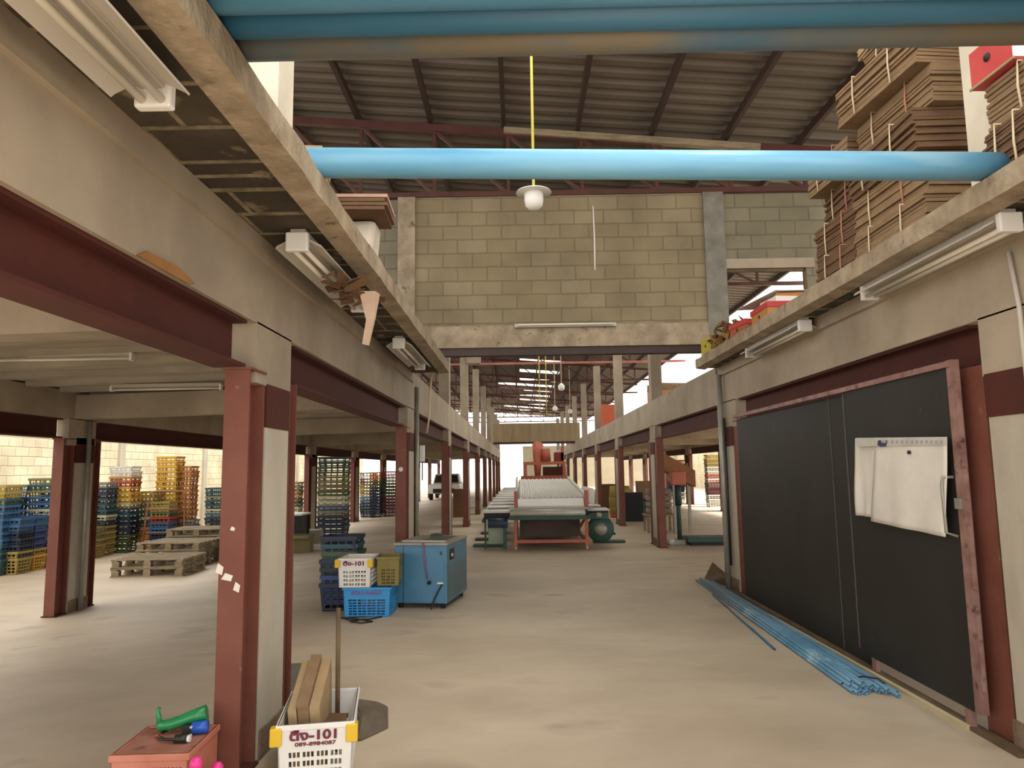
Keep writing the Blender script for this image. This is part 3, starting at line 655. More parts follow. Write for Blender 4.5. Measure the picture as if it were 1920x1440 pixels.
MB().box(0.02, .07, -.09, -.03, .0, .06).build('black_collar', M_DARK, gr, .006)
MB().tube([(.07, -.06, .035), (.16, -.06, .04)], .036, 16).build('blue_cap', M_BLUEC, gr)
for zz in (.008, .052): MB().lathe((.07, -.095, zz), [(0, -.008), (.008, -.006), (.008, .004)], 10, 'y').build('screw', M_STEEL, gr)
MB().tube([(-.13, -.07, .012), (-.10, -.08, .02), (-.08, -.10, .016)], .007, 8).build('red_lead', M_REDP, gr)
cbp = [(-.165, .05, .012), (-.18, -.01, .012), (-.17, -.07, .013), (-.13, -.11, .014), (-.07, -.12, .014)]
pl = empty('power_plug', (-1.53, 3.575, zt), 'black cable with round plug lying on the terracotta crate', 'plug', None, math.radians(3))
MB().tube(cbp, .0075, 8).build('cable', M_CABLE, pl); MB().tube([(-.075, -.12, .018), (-.02, -.12, .018)], .019, 14).build('plug_body', M_CABLE, pl); MB().tube([(-.02, -.12, .018), (-.008, -.12, .018)], .016, 14).build('plug_face', M_WHITEP, pl)
for i, (x, y) in enumerate(((-1.42, 3.27), (-1.42, 3.50))):
    t = empty('pink_knob', (x, y, 0), 'hot pink plastic stopper on the floor, %s of two by the nearest column' % ('left', 'right')[i], 'stopper', 'pink stoppers')
    MB().lathe((0, 0, 0), [(.0, .285-.11*i), (.016, .282-.11*i), (.026, .265-.11*i), (.026, .24-.11*i), (.014, .225-.11*i), (.014, .0), (0, 0)], 14).build('knob', M_PINKP, t)

# middle group
fruit_crate((-1.61, 7.87, 0), math.radians(-2), 'bright blue plastic crate on the floor left of the blue machine', mat('sky_blue_plastic', '2f8ed2', '3a98da', 3, .4), W=.50, D=.36, H=.30, clips=False, ng=4, per=2, rows=6, txt='สวน-ผลไม้', tcol=mat('mauve_print', '7a5f9a', None))
fruit_crate((-1.74, 7.88, .30), math.radians(-1), 'white plastic crate with yellow corners on top of the bright blue crate', M_WHITEP, W=.345, D=.42, H=.30, txt='ติ๋ง-101', ng=4, per=2, rows=4)
fruit_crate((-1.42, 7.93, .30), math.radians(4), 'olive plastic crate on the blue crate beside the blue machine', mat('olive_plastic', '7b6f38', '8a7d44', 4, .6), W=.24, D=.34, H=.30, clips=False, ng=3, per=2, rows=5)
tag(MB().tube([(-1.45+.0, 7.66, .008), (-1.55, 7.55, .008), (-1.75, 7.5, .008), (-1.87, 7.62, .008), (-1.7, 7.52, .02), (-1.5, 7.42, .008), (-1.6, 7.36, .008), (-1.72, 7.42, .008), (-1.66, 7.5, .008)], .008, 8).build('loop_cable', M_CABLE), 'dark cable looped on the floor before the bright blue crate', 'cable')

def nest_mesh(m_, W=.40, D=.40, H=.28):
    b = crate_body(W, D, H, grid_holes(W, H, 4, 1, 4, .03, H*.9, mu=.04), grid_holes(D, H, 4, 1, 4, .03, H*.9, mu=.04), taper=.14)
    r_ = rim(W, D, H, h_=.04); n = len(b.v); b.add(r_.v, r_.f)
    o = b.build('plastic_crate', m_); me = o.data; bpy.data.objects.remove(o); return me
NC = {'blue': '39618a', 'navy': '222f45', 'teal': '2d525e', 'olive': '7b7550', 'yellow': 'cfa23a', 'orange': 'bb7c42', 'pale': 'b8b69a', 'white': 'd0cec6', 'grey': '7d7d78', 'green': '4a5a3c', 'mustard': 'a08c4c', 'red': 'a8402f', 'maroon': '5e2c30', 'violet': '35497d'}
CM = {k: mat('crate_'+k, v, None, rough=.5) for k, v in NC.items()}
MESH = {}
def stack(px_label, x, y, cols, W=.40, D=.40, H=.28, step=.115, base=None, rot=0):
    """nested stack of crates, bottom first"""
    base = fz(x) if base is None else base; n = len(cols); g_ = 'crates in the stack '+px_label
    for i, c in enumerate(cols):
        key = (c, W, D, H)
        if key not in MESH: MESH[key] = nest_mesh(CM[c], W, D, H)
        o = bpy.data.objects.new('plastic_crate', MESH[key]); COL.objects.link(o)
        o.location = (x+random.uniform(-.01, .01), y+random.uniform(-.01, .01), base+i*step); o.rotation_euler = (0, 0, rot+random.uniform(-.03, .03))
        pos = 'topmost' if i == n-1 else ('lowest' if i == 0 else nth(i)+' from the floor')
        tag(o, '%s crate, %s, stack %s' % (c, pos, px_label), 'crate', g_)
def seq(*a):
    r = []
    for c, n in a: r += [c]*n
    return r
# dark blue stack behind the white crate
stack('behind the white crate by the blue machine', -2.03, 8.35, seq(('navy', 1), ('violet', 1), ('navy', 2), ('green', 1), ('teal', 1), ('navy', 1)), .40, .40, .30, .085)
# yard stacks, near left
stack('at the far left edge of the yard', -9.15, 12.75, seq(('teal', 3), ('blue', 6), ('teal', 1), ('mustard', 2)))
stack('second from the left edge in the yard', -9.45, 13.4, seq(('navy', 3), ('blue', 5), ('navy', 2), ('grey', 2)))
stack('with an olive base near the left edge', -8.95, 12.9, seq(('mustard', 1), ('mustard', 1), ('navy', 3), ('blue', 2)), .38, .38, .28)
stack('second behind the olive base', -8.95, 13.35, seq(('yellow', 1), ('mustard', 1), ('violet', 3), ('blue', 2)), .30, .34, .28)
stack('left of the nearest yard-side column', -9.0, 13.75, seq(('mustard', 2), ('blue', 2), ('pale', 1), ('blue', 2), ('pale', 1), ('blue', 2), ('olive', 1), ('teal', 1), ('olive', 1)), .46, .42, .28)
# behind pallets
stack('right of the nearest yard-side column', -9.0, 15.6, seq(('mustard', 4), ('navy', 1), ('pale', 1), ('teal', 3), ('navy', 2), ('grey', 1)), .42, .40)
stack('with the olive base behind the pallets', -8.9, 15.1, seq(('mustard', 2), ('olive', 2)), .36, .36)
stack('topped by white and orange crates', -8.85, 16.2, seq(('green', 2), ('navy', 3), ('teal', 2), ('pale', 1), ('yellow', 3), ('red', 1), ('orange', 1), ('white', 2)), .50, .42)
stack('behind the brown trolley', -8.6, 16.8, seq(('orange', 3), ('navy', 1), ('pale', 1), ('green', 1), ('olive', 2), ('mustard', 2)), .42, .40)
stack('of mixed crates before the yellow tower', -8.15, 16.6, seq(('navy', 2), ('blue', 2), ('red', 1), ('green', 1), ('mustard', 2)), .44, .40)
stack('forming the tall yellow tower', -8.35, 17.25, seq(('orange', 4), ('yellow', 13)), .48, .42)
stack('of orange crates right of the yellow tower', -8.05, 17.45, seq(('orange', 15)), .40, .42)
stack('of low blue crates right of the orange tower', -7.85, 17.3, seq(('orange', 1), ('violet', 2), ('grey', 1)), .30, .36)
stack('by the pillar of the yard wall', -8.35, 20.0, seq(('navy', 3), ('blue', 1), ('pale', 1), ('teal', 2), ('grey', 1), ('teal', 2)), .50, .42)
# under the left bay, farther on
stack('of large crates under the left bay', -4.85, 18.9, seq(('navy', 3), ('olive', 1), ('violet', 1), ('pale', 2), ('green', 1), ('olive', 3), ('green', 2), ('teal', 2)), .72, .60, .30, .125)
stack('beyond the yellow wall gap', -6.5, 20.6, seq(('grey', 2), ('pale', 3), ('green', 2), ('orange', 1), ('olive', 3)), .55, .45)
stack('far back, red and white crates', -5.75, 27.5, seq(('navy', 3), ('blue', 2), ('pale', 1), ('mustard', 3), ('maroon', 2), ('white', 1), ('grey', 1)), .55, .5)
stack('far back, dark crates with orange top', -5.35, 27.0, seq(('navy', 8), ('green', 2), ('orange', 3)), .40, .5)
stack('far back by the second left column', -4.85, 27.2, seq(('maroon', 5), ('green', 6), ('red', 2)), .62, .5)
# single boxes
def carton(name, x, y, z, W, D, H, m_, label, cat='box', rot=0, flaps=False):
    e = empty(name, (x, y, z), label, cat, None, rot)
    b = MB(); t_ = .01
    if flaps:
        b.box(-W/2, W/2, -D/2, -D/2+t_, 0, H); b.box(-W/2, W/2, D/2-t_, D/2, 0, H); b.box(-W/2, -W/2+t_, -D/2+t_, D/2-t_, 0, H); b.box(W/2-t_, W/2, -D/2+t_, D/2-t_, 0, H); b.box(-W/2, W/2, -D/2, D/2, 0, t_)
        b.build('body', m_, e)
        for s in (-1, 1):
            MB().hexa([(-W/2, s*D/2, H-.006), (W/2, s*D/2, H-.006), (W/2, s*(D/2+D*.35), H-D*.12), (-W/2, s*(D/2+D*.35), H-D*.12), (-W/2, s*D/2, H), (W/2, s*D/2, H), (W/2, s*(D/2+D*.35), H-D*.12+.006), (-W/2, s*(D/2+D*.35), H-D*.12+.006)]).build('flap', m_, e)
    else:
        b.box(-W/2, W/2, -D/2, D/2, 0, H-.012); b.build('body', m_, e, .004)
        MB().box(-W/2-.004, W/2+.004, -D/2-.004, D/2+.004, H-.05, H).build('lid', m_, e, .004)
    return e
carton('olive_bin', -4.62, 15.3, fz(-4.62), .46, .45, .36, mat('olive_bin', '6d6440', '7a7049', 4, .7), 'open olive bin on the floor under the left bay', 'bin', .1, True)
carton('grey_box', -4.95, 17.3, fz(-4.95), .42, .4, .32, mat('grey_card', '8d8878', '9a9586', 4, .9), 'pale grey box on the floor left of the large crate stack', 'box')
t = empty('work_table', (-5.25, 16.3, fz(-5.25)), 'table with a pale top and dark block below, under the left bay', 'table')
MB().box(-.55, .45, -.35, .35, .74, .78).build('tabletop', M_WHITEP, t, .004); MB().box(-.5, .4, -.3, .3, .1, .74).build('dark_block', M_DARK, t)  # plain dark box filling the space below the tabletop
for sx in (-.5, .42):
    for sy in (-.3, .3): MB().bar((sx, sy, 0), (sx, sy, .74), .03).build('leg', M_DARK, t)
# pallets
def pallet_root():
    e = empty('wooden_pallet', (0, 0, 0), 'pallet', 'pallet', 'wooden pallets in the yard')
    for i in range(6): MB().box(-.6, .6, -.5+i*.18, -.5+i*.18+.1, .125, .145).build('deck_board', M_WOOD, e)
    for j in (-.45, 0, .45):
        for q in (-.52, 0, .52): MB().box(q-.06, q+.06, j-.05, j+.05, .02, .105).build('block', M_WOOD, e)
    for j in (-.45, 0, .45): MB().box(-.6, .6, j-.05, j+.05, 0, .02).build('bottom_board', M_WOOD, e)
    for q in (-.54, 0, .54): MB().box(q-.05, q+.05, -.5, .5, .105, .125).build('stringer', M_WOOD, e)
    return e
pr = pallet_root(); first = True
for (x, y, n, rot, lab) in ((-6.3, 12.75, 2, .05, 'front'), (-6.55, 14.0, 3, -.04, 'middle'), (-6.6, 15.3, 4, .06, 'rear')):
    for i in range(n):
        lb = 'weathered wooden pallet, %s of the %s pile beyond the yard-side column' % ('bottom' if i == 0 else ('top' if i == n-1 else nth(i)+' up'), lab)
        loc = (x+random.uniform(-.03, .03), y+random.uniform(-.03, .03), -.2+i*.147)
        if first: pr.location = loc; pr.rotation_euler = (0, 0, rot); pr['label'] = lb; first = False
        else: dup(pr, loc, (0, 0, rot+random.uniform(-.03, .03)), lb)
# brown trolley frame leaning in the yard
t = empty('steel_trolley', (-7.9, 15.7, -.2), 'rusty brown steel trolley frame standing before the crate stacks', 'trolley', None, .1)
MB().tube([(-.25, 0, .08), (-.2, .06, .9), (-.15, .1, 1.25), (-.08, .1, 1.33), (.5, .1, 1.33), (.57, .1, 1.27), (.6, .05, .9), (.62, 0, .08)], .02, 8).build('frame', mat('rusty_tube', '7a4a32', '94644a', 5, .7), t)
for zz in (.45, .95): MB().tube([(-.22, .04, zz), (.6, .04, zz)], .014, 8).build('crossbar', MATS['rusty_tube'], t)
for sx in (-.25, .62): MB().lathe((sx, 0, .08), [(0, -.02), (.08, -.02), (.08, .02), (0, .02)], 14, 'y').build('wheel', M_DARK, t)
MB().box(-.25, .62, -.2, .02, .1, .13).build('toe_plate', MATS['rusty_tube'], t)

# ------------------------------------------------------------------ blue strapping machine
bm_ = empty('strapping_machine', (-.816, 8.04, 0), 'blue steel strapping machine with grey top standing in the aisle', 'machine', None, math.radians(-9.5))
W_, D_, z0_, z1_ = .60, .92, .06, .68
MB().box(-W_, 0, 0, D_, z0_, z1_).build('cabinet', M_BLUEM, bm_, .006)
MB().box(-W_-.008, .008, -.01, D_+.01, z1_, z1_+.03).build('top_plate', M_STEELG, bm_, .005)
MB().box(-W_+.24, -.10, .22, D_-.12, z1_+.03, z1_+.036).build('dark_plate', mat('dark_plate', '4b4a3c', '5a5849', 5, .4), bm_)
MB().box(-W_+.05, -.05, .12, .15, z1_+.03, z1_+.042).build('strap_slot', M_STEEL, bm_)
MB().box(-.40, -.28, D_-.2, D_-.05, z1_+.03, z1_+.06).build('strap_guide', M_GREEND, bm_, .005)
MB().box(-W_+.105, -W_+.109, -.003, 0, z0_, z1_).build('panel_seam', M_DARK, bm_)
MB().box(-W_+.11, -.03, -.006, .0, z0_+.02, z1_-.02).build('front_door', M_BLUEM, bm_, .003)
MB().tube([(-.265, -.02, z1_+.034), (-.262, -.022, z1_-.02), (-.24, -.02, z1_-.2), (-.22, -.012, z1_-.36)], .009, 8).build('pink_cord', mat('faded_pink_cord', '8c5e78', None), bm_)
MB().lathe((-.195, -.016, .285), [(0, -.02), (.02, -.018), (.022, .01)], 14, 'y').build('knob', M_DARK, bm_)
MB().box(-.105, -.035, -.024, -.004, .27, .288).build('door_handle', M_WHITEP, bm_, .004)
MB().tube([(-.05, -.02, .27), (-.09, -.03, .2), (-.14, -.025, .1), (-.16, -.03, .03), (-.165, -.04, .006)], .008, 8).build('power_cable', M_CABLE, bm_)
MB().box(-.075, -.05, -.012, -.004, z1_-.1, z1_-.06).build('badge', M_GREEND, bm_)
MB().box(0, .006, .12, .30, z1_-.17, z1_-.05).build('control_panel', M_DARK, bm_, .002)
MB().lathe((.006, .19, z1_-.12), [(0, .016), (.02, .014), (.02, 0)], 12, 'x').build('dial', M_STEEL, bm_)
MB().box(0.0, .004, .04, D_-.04, z0_+.04, z1_-.22).build('side_panel', mat('grey_blue_panel', '4d6a78', '587584', 3, .45), bm_, .002)
for sx in (-W_+.06, -.06):
    for sy in (.06, D_-.06):
        MB().lathe((sx, sy, .03), [(0, -.02), (.03, -.02), (.03, .02), (0, .02)], 12, 'x').build('caster', M_DARK, bm_)

# ------------------------------------------------------------------ conveyor sorting machine
cv = empty('fruit_sorting_machine', (.56, 13.75, 0), 'long roller sorting machine with orange frame in the middle of the aisle', 'machine')
def P(x, y, z): return (x-.56, y-13.75, z)
def pb(x0, x1, y0, y1, z0, z1): return MB().box(x0-.56, x1-.56, y0-13.75, y1-13.75, z0, z1)
for x in (-.10, 1.24):
    for yy in (13.8, 16.2, 18.8):
        MB().bar(P(x, yy, .05), P(x, yy, .62), .06).build('leg', M_ORANGE, cv); MB().tube([P(x, yy, 0), P(x, yy, .06)], .025, 8).build('foot', M_STEEL, cv)
pb(-.10, 1.24, 13.78, 13.83, .12, .18).build('lower_crossbar', M_ORANGE, cv)
pb(-.13, -.07, 13.8, 19, .12, .17).build('side_rail', M_ORANGE, cv); pb(1.21, 1.27, 13.8, 19, .12, .17).build('side_rail', M_ORANGE, cv)
MB().bar(P(1.22, 13.8, .58), P(1.08, 14.6, .2), .04).build('brace', M_ORANGE, cv); MB().bar(P(-.1, 16.2, .6), P(-.1, 13.9, .2), .03).build('brace', M_ORANGE, cv)
pb(-.02, 1.15, 14.2, 18.5, .20, .56).build('drip_tray', mat('dark_brown_tray', '4a3a30', '5a493d', 3, .7), cv)
pb(-.22, 1.28, 13.62, 14.0, .56, .63).build('green_trough', M_GREEND, cv)
MB().tube([P(-.2, 13.66, .69), P(1.2, 13.66, .69)], .062, 18).build('front_roller', M_STEEL, cv)
pb(-.22, 1.36, 13.7, 14.05, .75, .775).build('front_shelf', M_STEELG, cv)
MB().hexa([P(-.05,13.95,.77),P(1.22,13.95,.77),P(1.22,14.15,.9),P(-.05,14.15,.9),P(-.05,13.95,.80),P(1.22,13.95,.80),P(1.22,14.15,.93),P(-.05,14.15,.93)]).build('feed_apron', M_WHITEP, cv)
MB().hexa([P(-.05,14.15,.86),P(1.22,14.15,.86),P(1.22,19.2,1.16),P(-.05,19.2,1.16),P(-.05,14.15,.88),P(1.22,14.15,.88),P(1.22,19.2,1.18),P(-.05,19.2,1.18)]).build('bed_plate', mat('bed_dark', '2d2820', '3a342a', 4, .7), cv)
for i in range(27):
    yy = 14.25+i*.182; z = .905+(yy-14.15)*.06
    b = MB()
    for k in range(12):
        xa = -.04+k*.105
        rs_ = [.02, .05, .058, .05, .02]; pts = [P(xa+q*.022+.003+(.05 if i % 2 else 0), yy, z) for q in range(5)]
        b.tube(pts, .03, 8, rs=rs_)
    b.build('roller_row', M_WHITEP, cv)
for x in (-.11, 1.24):
    MB().hexa([P(x,14.0,.72),P(x+.05,14.0,.72),P(x+.05,19.3,1.05),P(x,19.3,1.05),P(x,14.0,1.0),P(x+.05,14.0,1.0),P(x+.05,19.3,1.30),P(x,19.3,1.30)]).build('side_plate', M_WHITEP if x > 0 else M_STEEL, cv)
    MB().hexa([P(x-.01,13.9,.74),P(x+.05,13.9,.74),P(x+.05,14.05,.74),P(x-.01,14.05,.74),P(x-.01,13.95,1.08),P(x+.05,13.95,1.08),P(x+.05,14.1,1.08),P(x-.01,14.1,1.08)]).build('orange_post', M_ORANGE, cv)
pb(1.29, 1.42, 14.0, 15.5, .82, 1.12).build('guard_panel', M_WHITEP, cv, .03)
# side outfeeds, left and right
for i in range(12):
    yy = 13.9+i*1.6; z = .68
    b = MB(); b.box(-.72-.56, -.14-.56, yy-13.75, yy-13.75+.75, z, z+.03); b.build('outfeed_tray', M_WHITEP, cv)
    MB().box(-.70-.56, -.16-.56, yy-13.73, yy-13.77+.75, z-.12, z).build('outfeed_box', M_DARK, cv)
    MB().bar(P(-.68, yy+.1, 0), P(-.68, yy+.1, z), .035).build('outfeed_leg', M_GREEND, cv)
pb(-.74, -.70, 13.9, 32.5, .5, .56).build('outfeed_rail', M_GREEND, cv)
for i in range(4):
    yy = 14.2+i*1.5; z = .68
    MB().box(1.30-.56, 1.72-.56, yy-13.75, yy-13.75+.6, z, z+.03).build('outfeed_tray', M_WHITEP, cv)
    MB().box(1.32-.56, 1.70-.56, yy-13.73, yy-13.77+.6, z-.1, z).build('outfeed_box', M_DARK, cv)
MB().tube([P(-.62, 13.8, .5), P(-.25, 13.8, .5)], .09, 16).build('drive_motor', mat('motor_blue', '2b3c58', None, rough=.5), cv)
MB().tube([P(1.42, 13.8, .62), P(1.52, 13.8, .62)], .05, 12).build('pulley_hub', M_STEELG, cv)
MB().lathe(P(1.52, 14.0, .35), [(.06, -.04), (.24, -.04), (.26, 0), (.24, .04), (.06, .04)], 24, 'y').build('flywheel', M_GREEND, cv)
MB().lathe(P(1.52, 13.94, .35), [(0, -.03), (.11, -.03), (.12, 0)], 20, 'y').build('flywheel_disc', M_STEELG, cv)
pb(1.28, 1.66, 13.85, 14.1, .55, .64).build('motor_mount', M_GREEND, cv)
MB().bar(P(-.3, 13.85, .02), P(-.3, 13.85, .56), .07).build('green_leg', M_GREEND, cv)
pb(-.62, -.30, 13.95, 14.02, .1, .42).build('motor_guard', mat('pale_green_guard', '8a9a86', '98a894', 4, .6), cv)
# orange hopper machine behind
hp = empty('orange_hopper_machine', (.7, 20.1, 0), 'orange hopper machine at the far end of the sorting rollers', 'machine')
def qb(x0, x1, y0, y1, z0, z1): return MB().box(x0-.7, x1-.7, y0-20.1, y1-20.1, z0, z1)
for x in (.15, 1.2):
    for yy in (19.75, 20.8): qb(x-.04, x+.04, yy-.04, yy+.04, 0, 1.62).build('leg', M_ORANGE, hp)
qb(.02, 1.3, 19.6, 19.72, 1.16, 1.32).build('front_beam', M_ORANGE, hp)
qb(.0, 1.3, 19.58, 20.9, 1.08, 1.14).build('deck', M_DARK, hp)
qb(.1, 1.25, 19.7, 20.8, 1.62, 1.70).build('upper_frame', M_ORANGE, hp)
MB().tube([(-.22, -.3, 1.2), (-.22, -.3, 1.95), (-.2, -.1, 2.15)], .12, 14, rs=[.07, .13, .16]).build('chute', M_ORANGE, hp)
MB().tube([(.02, -.3, 1.7), (0, -.3, 2.05)], .13, 14).build('blower', M_ORANGE, hp)
qb(.95, 1.2, 19.7, 20.3, 1.7, 1.95).build('gear_box', mat('deep_red_box', '7c2f22', None), hp, .01)
qb(.62, 1.25, 19.75, 19.8, 1.32, 1.56).build('side_guard', M_REDSHADE, hp)
qb(1.12, 1.2, 19.7, 19.78, 1.7, 2.1).build('post', M_ORANGE, hp)
# green floor plates
for i, (x, y, s) in enumerate(((-.62, 14.45, 'front left'), (-.66, 15.7, 'middle left'), (-.62, 17.2, 'rear left'), (1.78, 14.9, 'front right'), (1.82, 16.7, 'rear right'))):
    tag(MB().box(x-.32, x+.32, y-.12, y+.12, 0, .05).build('floor_beam', M_GREEND, None, .008), 'dark green steel foot beam on the floor, %s of the sorting machine' % s, 'beam', 'green foot beams')

# ------------------------------------------------------------------ platform scale and right bay contents
sc = empty('platform_scale', (3.62, 14.35, 0), 'dark green platform scale with upright post in the right bay', 'scale')
MB().box(-.42, .42, -.28, .28, .06, .15).build('platform', M_GREEND, sc, .01); MB().box(-.36, .36, -.24, .24, .0, .06).build('base', M_DARK, sc)
MB().tube([(-.52, 0, .05), (-.52, 0, 1.15)], .045, 12).build('post', M_GREEND, sc)
MB().tube([(-.52, 0, .75), (-.52, 0, 1.2)], .065, 12).build('post_sleeve', mat('dark_teal', '22403c', None, rough=.5), sc)
MB().box(-.66, -.38, -.12, .05, 1.15, 1.42).build('dial_head', M_ORANGE, sc, .02)
MB().box(-.75, -.42, -.1, .1, .0, .1).build('wheel_base', M_STEELG, sc, .01)
MB().lathe((-.72, -.12, .07), [(0, -.03), (.07, -.03), (.07, .03), (0, .03)], 16, 'y').build('wheel', M_STEEL, sc)
t = empty('orange_chute', (3.5, 16.6, 0), 'tilted orange sheet metal chute behind the platform scale', 'chute')
MB().hexa([(-.35,-.2,1.5),(.45,-.2,1.05),(.45,.4,1.05),(-.35,.4,1.5),(-.30,-.2,1.85),(.45,-.2,1.42),(.45,.4,1.42),(-.3,.4,1.85)]).build('hopper', mat('rusty_orange', '8a5a3a', '9c6c48', 4, .7), t)
MB().bar((0, 0, 0), (0, 0, 1.35), .06).build('leg', M_STEELG, t); MB().bar((.38, .2, 0), (.38, .2, 1.1), .06).build('leg', M_STEELG, t)
for i, z in enumerate((.45, .6, .75, .9)):
    b = MB().box(-.28, .28, -.2, .2, 0, .14); o = b.build('filled_sack', mat('grey_sack', '8a7d74', '9a8e85', 4, .9, .2), None, .045); o.location = (3.25, 17.2, z-.45+.42)
    tag(o, 'grey sack in the pile behind the platform scale, %s from the bottom' % nth(i), 'sack', 'sacks behind the scale')
t = empty('sack_table', (3.25, 17.2, 0), 'low table carrying the grey sacks in the right bay', 'table')
MB().box(-.35, .35, -.3, .3, .38, .42).build('tabletop', M_WOOD, t)
for sx in (-.3, .3):
    for sy in (-.25, .25): MB().bar((sx, sy, 0), (sx, sy, .38), .05).build('leg', M_WOOD, t)
stack('of yellow crates on the right side', 7.9, 28.0, seq(('yellow', 3)), .7, .6, .35, .16, 0)
stack('of pale crates on the right side', 7.3, 27.6, seq(('white', 2), ('maroon', 3), ('white', 1), ('red', 1), ('white', 2), ('mustard', 3)), .5, .5, .3, .15, 0)
stack('beside the yellow ones on the right', 7.9, 29.2, seq(('navy', 2), ('green', 3), ('white', 3), ('mustard', 4)), .7, .6, .3, .15, 0)
stack('of orange crates behind the chute', 6.6, 31.0, seq(('white', 2), ('navy', 3), ('orange', 4), ('red', 2)), .7, .6, .3, .15, 0)
t = empty('mustard_barrel', (3.05, 22.4, 0), 'mustard yellow barrel between the right columns', 'barrel')
MB().lathe((0,0,0), [(0, .1), (.3, .1), (.33, .3), (.31, .32), (.33, .34), (.34, .6), (.31, .62), (.33, .64), (.30, .95), (0, .95)], 22).build('body', mat('mustard_plastic', '8f7a34', '9d8940', 3, .6), t)
MB().lathe((0,0,0), [(0, 0), (.31, 0), (.31, .1), (0, .1)], 22).build('base_ring', M_REDP, t)
t = empty('green_bin', (3.85, 22.6, 0), 'dark green bin in the right bay behind the columns', 'bin')
MB().hexa([(-.22,-.2,0),(.22,-.2,0),(.22,.2,0),(-.22,.2,0),(-.28,-.25,.5),(.28,-.25,.5),(.28,.25,.5),(-.28,.25,.5)]).build('body', M_GREEND, t, .01); MB().box(-.3, .3, -.27, .27, .48, .53).build('rim', M_DARK, t, .01)
carton('tall_carton', 4.15, 24.6, 0, .45, .4, 1.05, M_CARD, 'tall brown carton in the right bay behind the green bin', 'box')
t = empty('stacked_bench', (4.7, 26.5, 0), 'low brown bench with grey goods in the right bay', 'bench')
MB().box(-.6, .6, -.3, .3, .42, .48).build('seat', M_WOODD, t)
for sx in (-.55, .55): MB().box(sx-.04, sx+.04, -.28, .28, 0, .42).build('leg', M_WOODD, t)
# white pickup outside at left back
t = empty('white_pickup', (-4.3, 43.2, -.2), 'white pickup vehicle parked outside beyond the left bay', 'car', None, .0)
MB().hexa([(-.9,-2.4,.4),(.9,-2.4,.4),(.9,2.4,.4),(-.9,2.4,.4),(-.85,-2.35,.95),(.85,-2.35,.95),(.85,2.35,.95),(-.85,2.35,.95)]).build('body', M_WHITEP, t, .08)
MB().hexa([(-.8,-1.0,.95),(.8,-1.0,.95),(.8,.8,.95),(-.8,.8,.95),(-.68,-.7,1.5),(.68,-.7,1.5),(.68,.4,1.5),(-.68,.4,1.5)]).build('cab', M_WHITEP, t, .06)
MB().hexa([(-.7,-1.02,1.0),(.7,-1.02,1.0),(.7,-.9,1.0),(-.7,-.9,1.0),(-.62,-.80,1.42),(.62,-.80,1.42),(.62,-.65,1.42),(-.62,-.65,1.42)]).build('windscreen', M_DARK, t)
MB().box(-.6, .6, -2.46, -2.38, .45, .68).build('grille', M_DARK, t)
for sx in (-.82, .82):
    for sy in (-1.5, 1.5): MB().lathe((sx, sy, .34), [(0, -.1), (.3, -.1), (.34, -.06), (.34, .06), (.3, .1), (0, .1)], 20, 'x').build('wheel', M_DARK, t)
# goods hidden between far columns
for i, (x, y, m_, lb) in enumerate(((-1.95, 24, M_CARDD, 'brown carton low between the far left columns'), (3.3, 27.5, M_CARDD, 'brown carton between far right columns'), (3.2, 20.8, mat('dark_box', '23262c', None), 'dark box beside the mustard barrel'))):
    carton('carton', x, y, fz(x), .5, .5, .9 if i != 2 else .8, m_, lb)

# ------------------------------------------------------------------ cardboard bundles on the right ledge
DZ = 2.88
def bundle(x, y, z, W, D, H, n, m_, label, rot=0, strings=((-.2, 0), (.2, 1)), tilt=(0, 0), group='cardboard bundles on the right ledge'):
    e = empty('cardboard_bundle', (x, y, z), label, 'cardboard bundle', group, rot, (tilt[0], tilt[1], rot))
    b = MB(); h = H/n; rnd = random.Random(int(x*100+z*1000))
    for i in range(n):
        ox = rnd.uniform(-.012, .012); oy = rnd.uniform(-.012, .012)
        b.box(-W/2+ox, W/2+ox, -D/2+oy, D/2+oy, i*h, (i+1)*h-.0035)
    b.build('sheets', m_, e)
    for (u, p_) in strings:
        s = MB(); yy = u*D; r = .006; E_ = .018
        s.tube([(-W/2-E_, yy, -.002), (-W/2-E_, yy+.01, H*.5), (-W/2-E_, yy, H+.006), (W/2+E_, yy, H+.006), (W/2+E_, yy, -.002)], r, 6)
        s.build('string', M_STRINGP if p_ else M_STRING, e)
    s = MB(); s.tube([(0, -D/2-.018, 0), (.01, -D/2-.018, H*.5), (0, -D/2-.018, H+.008)], .006, 6); s.build('string', M_STRING, e)
    return e
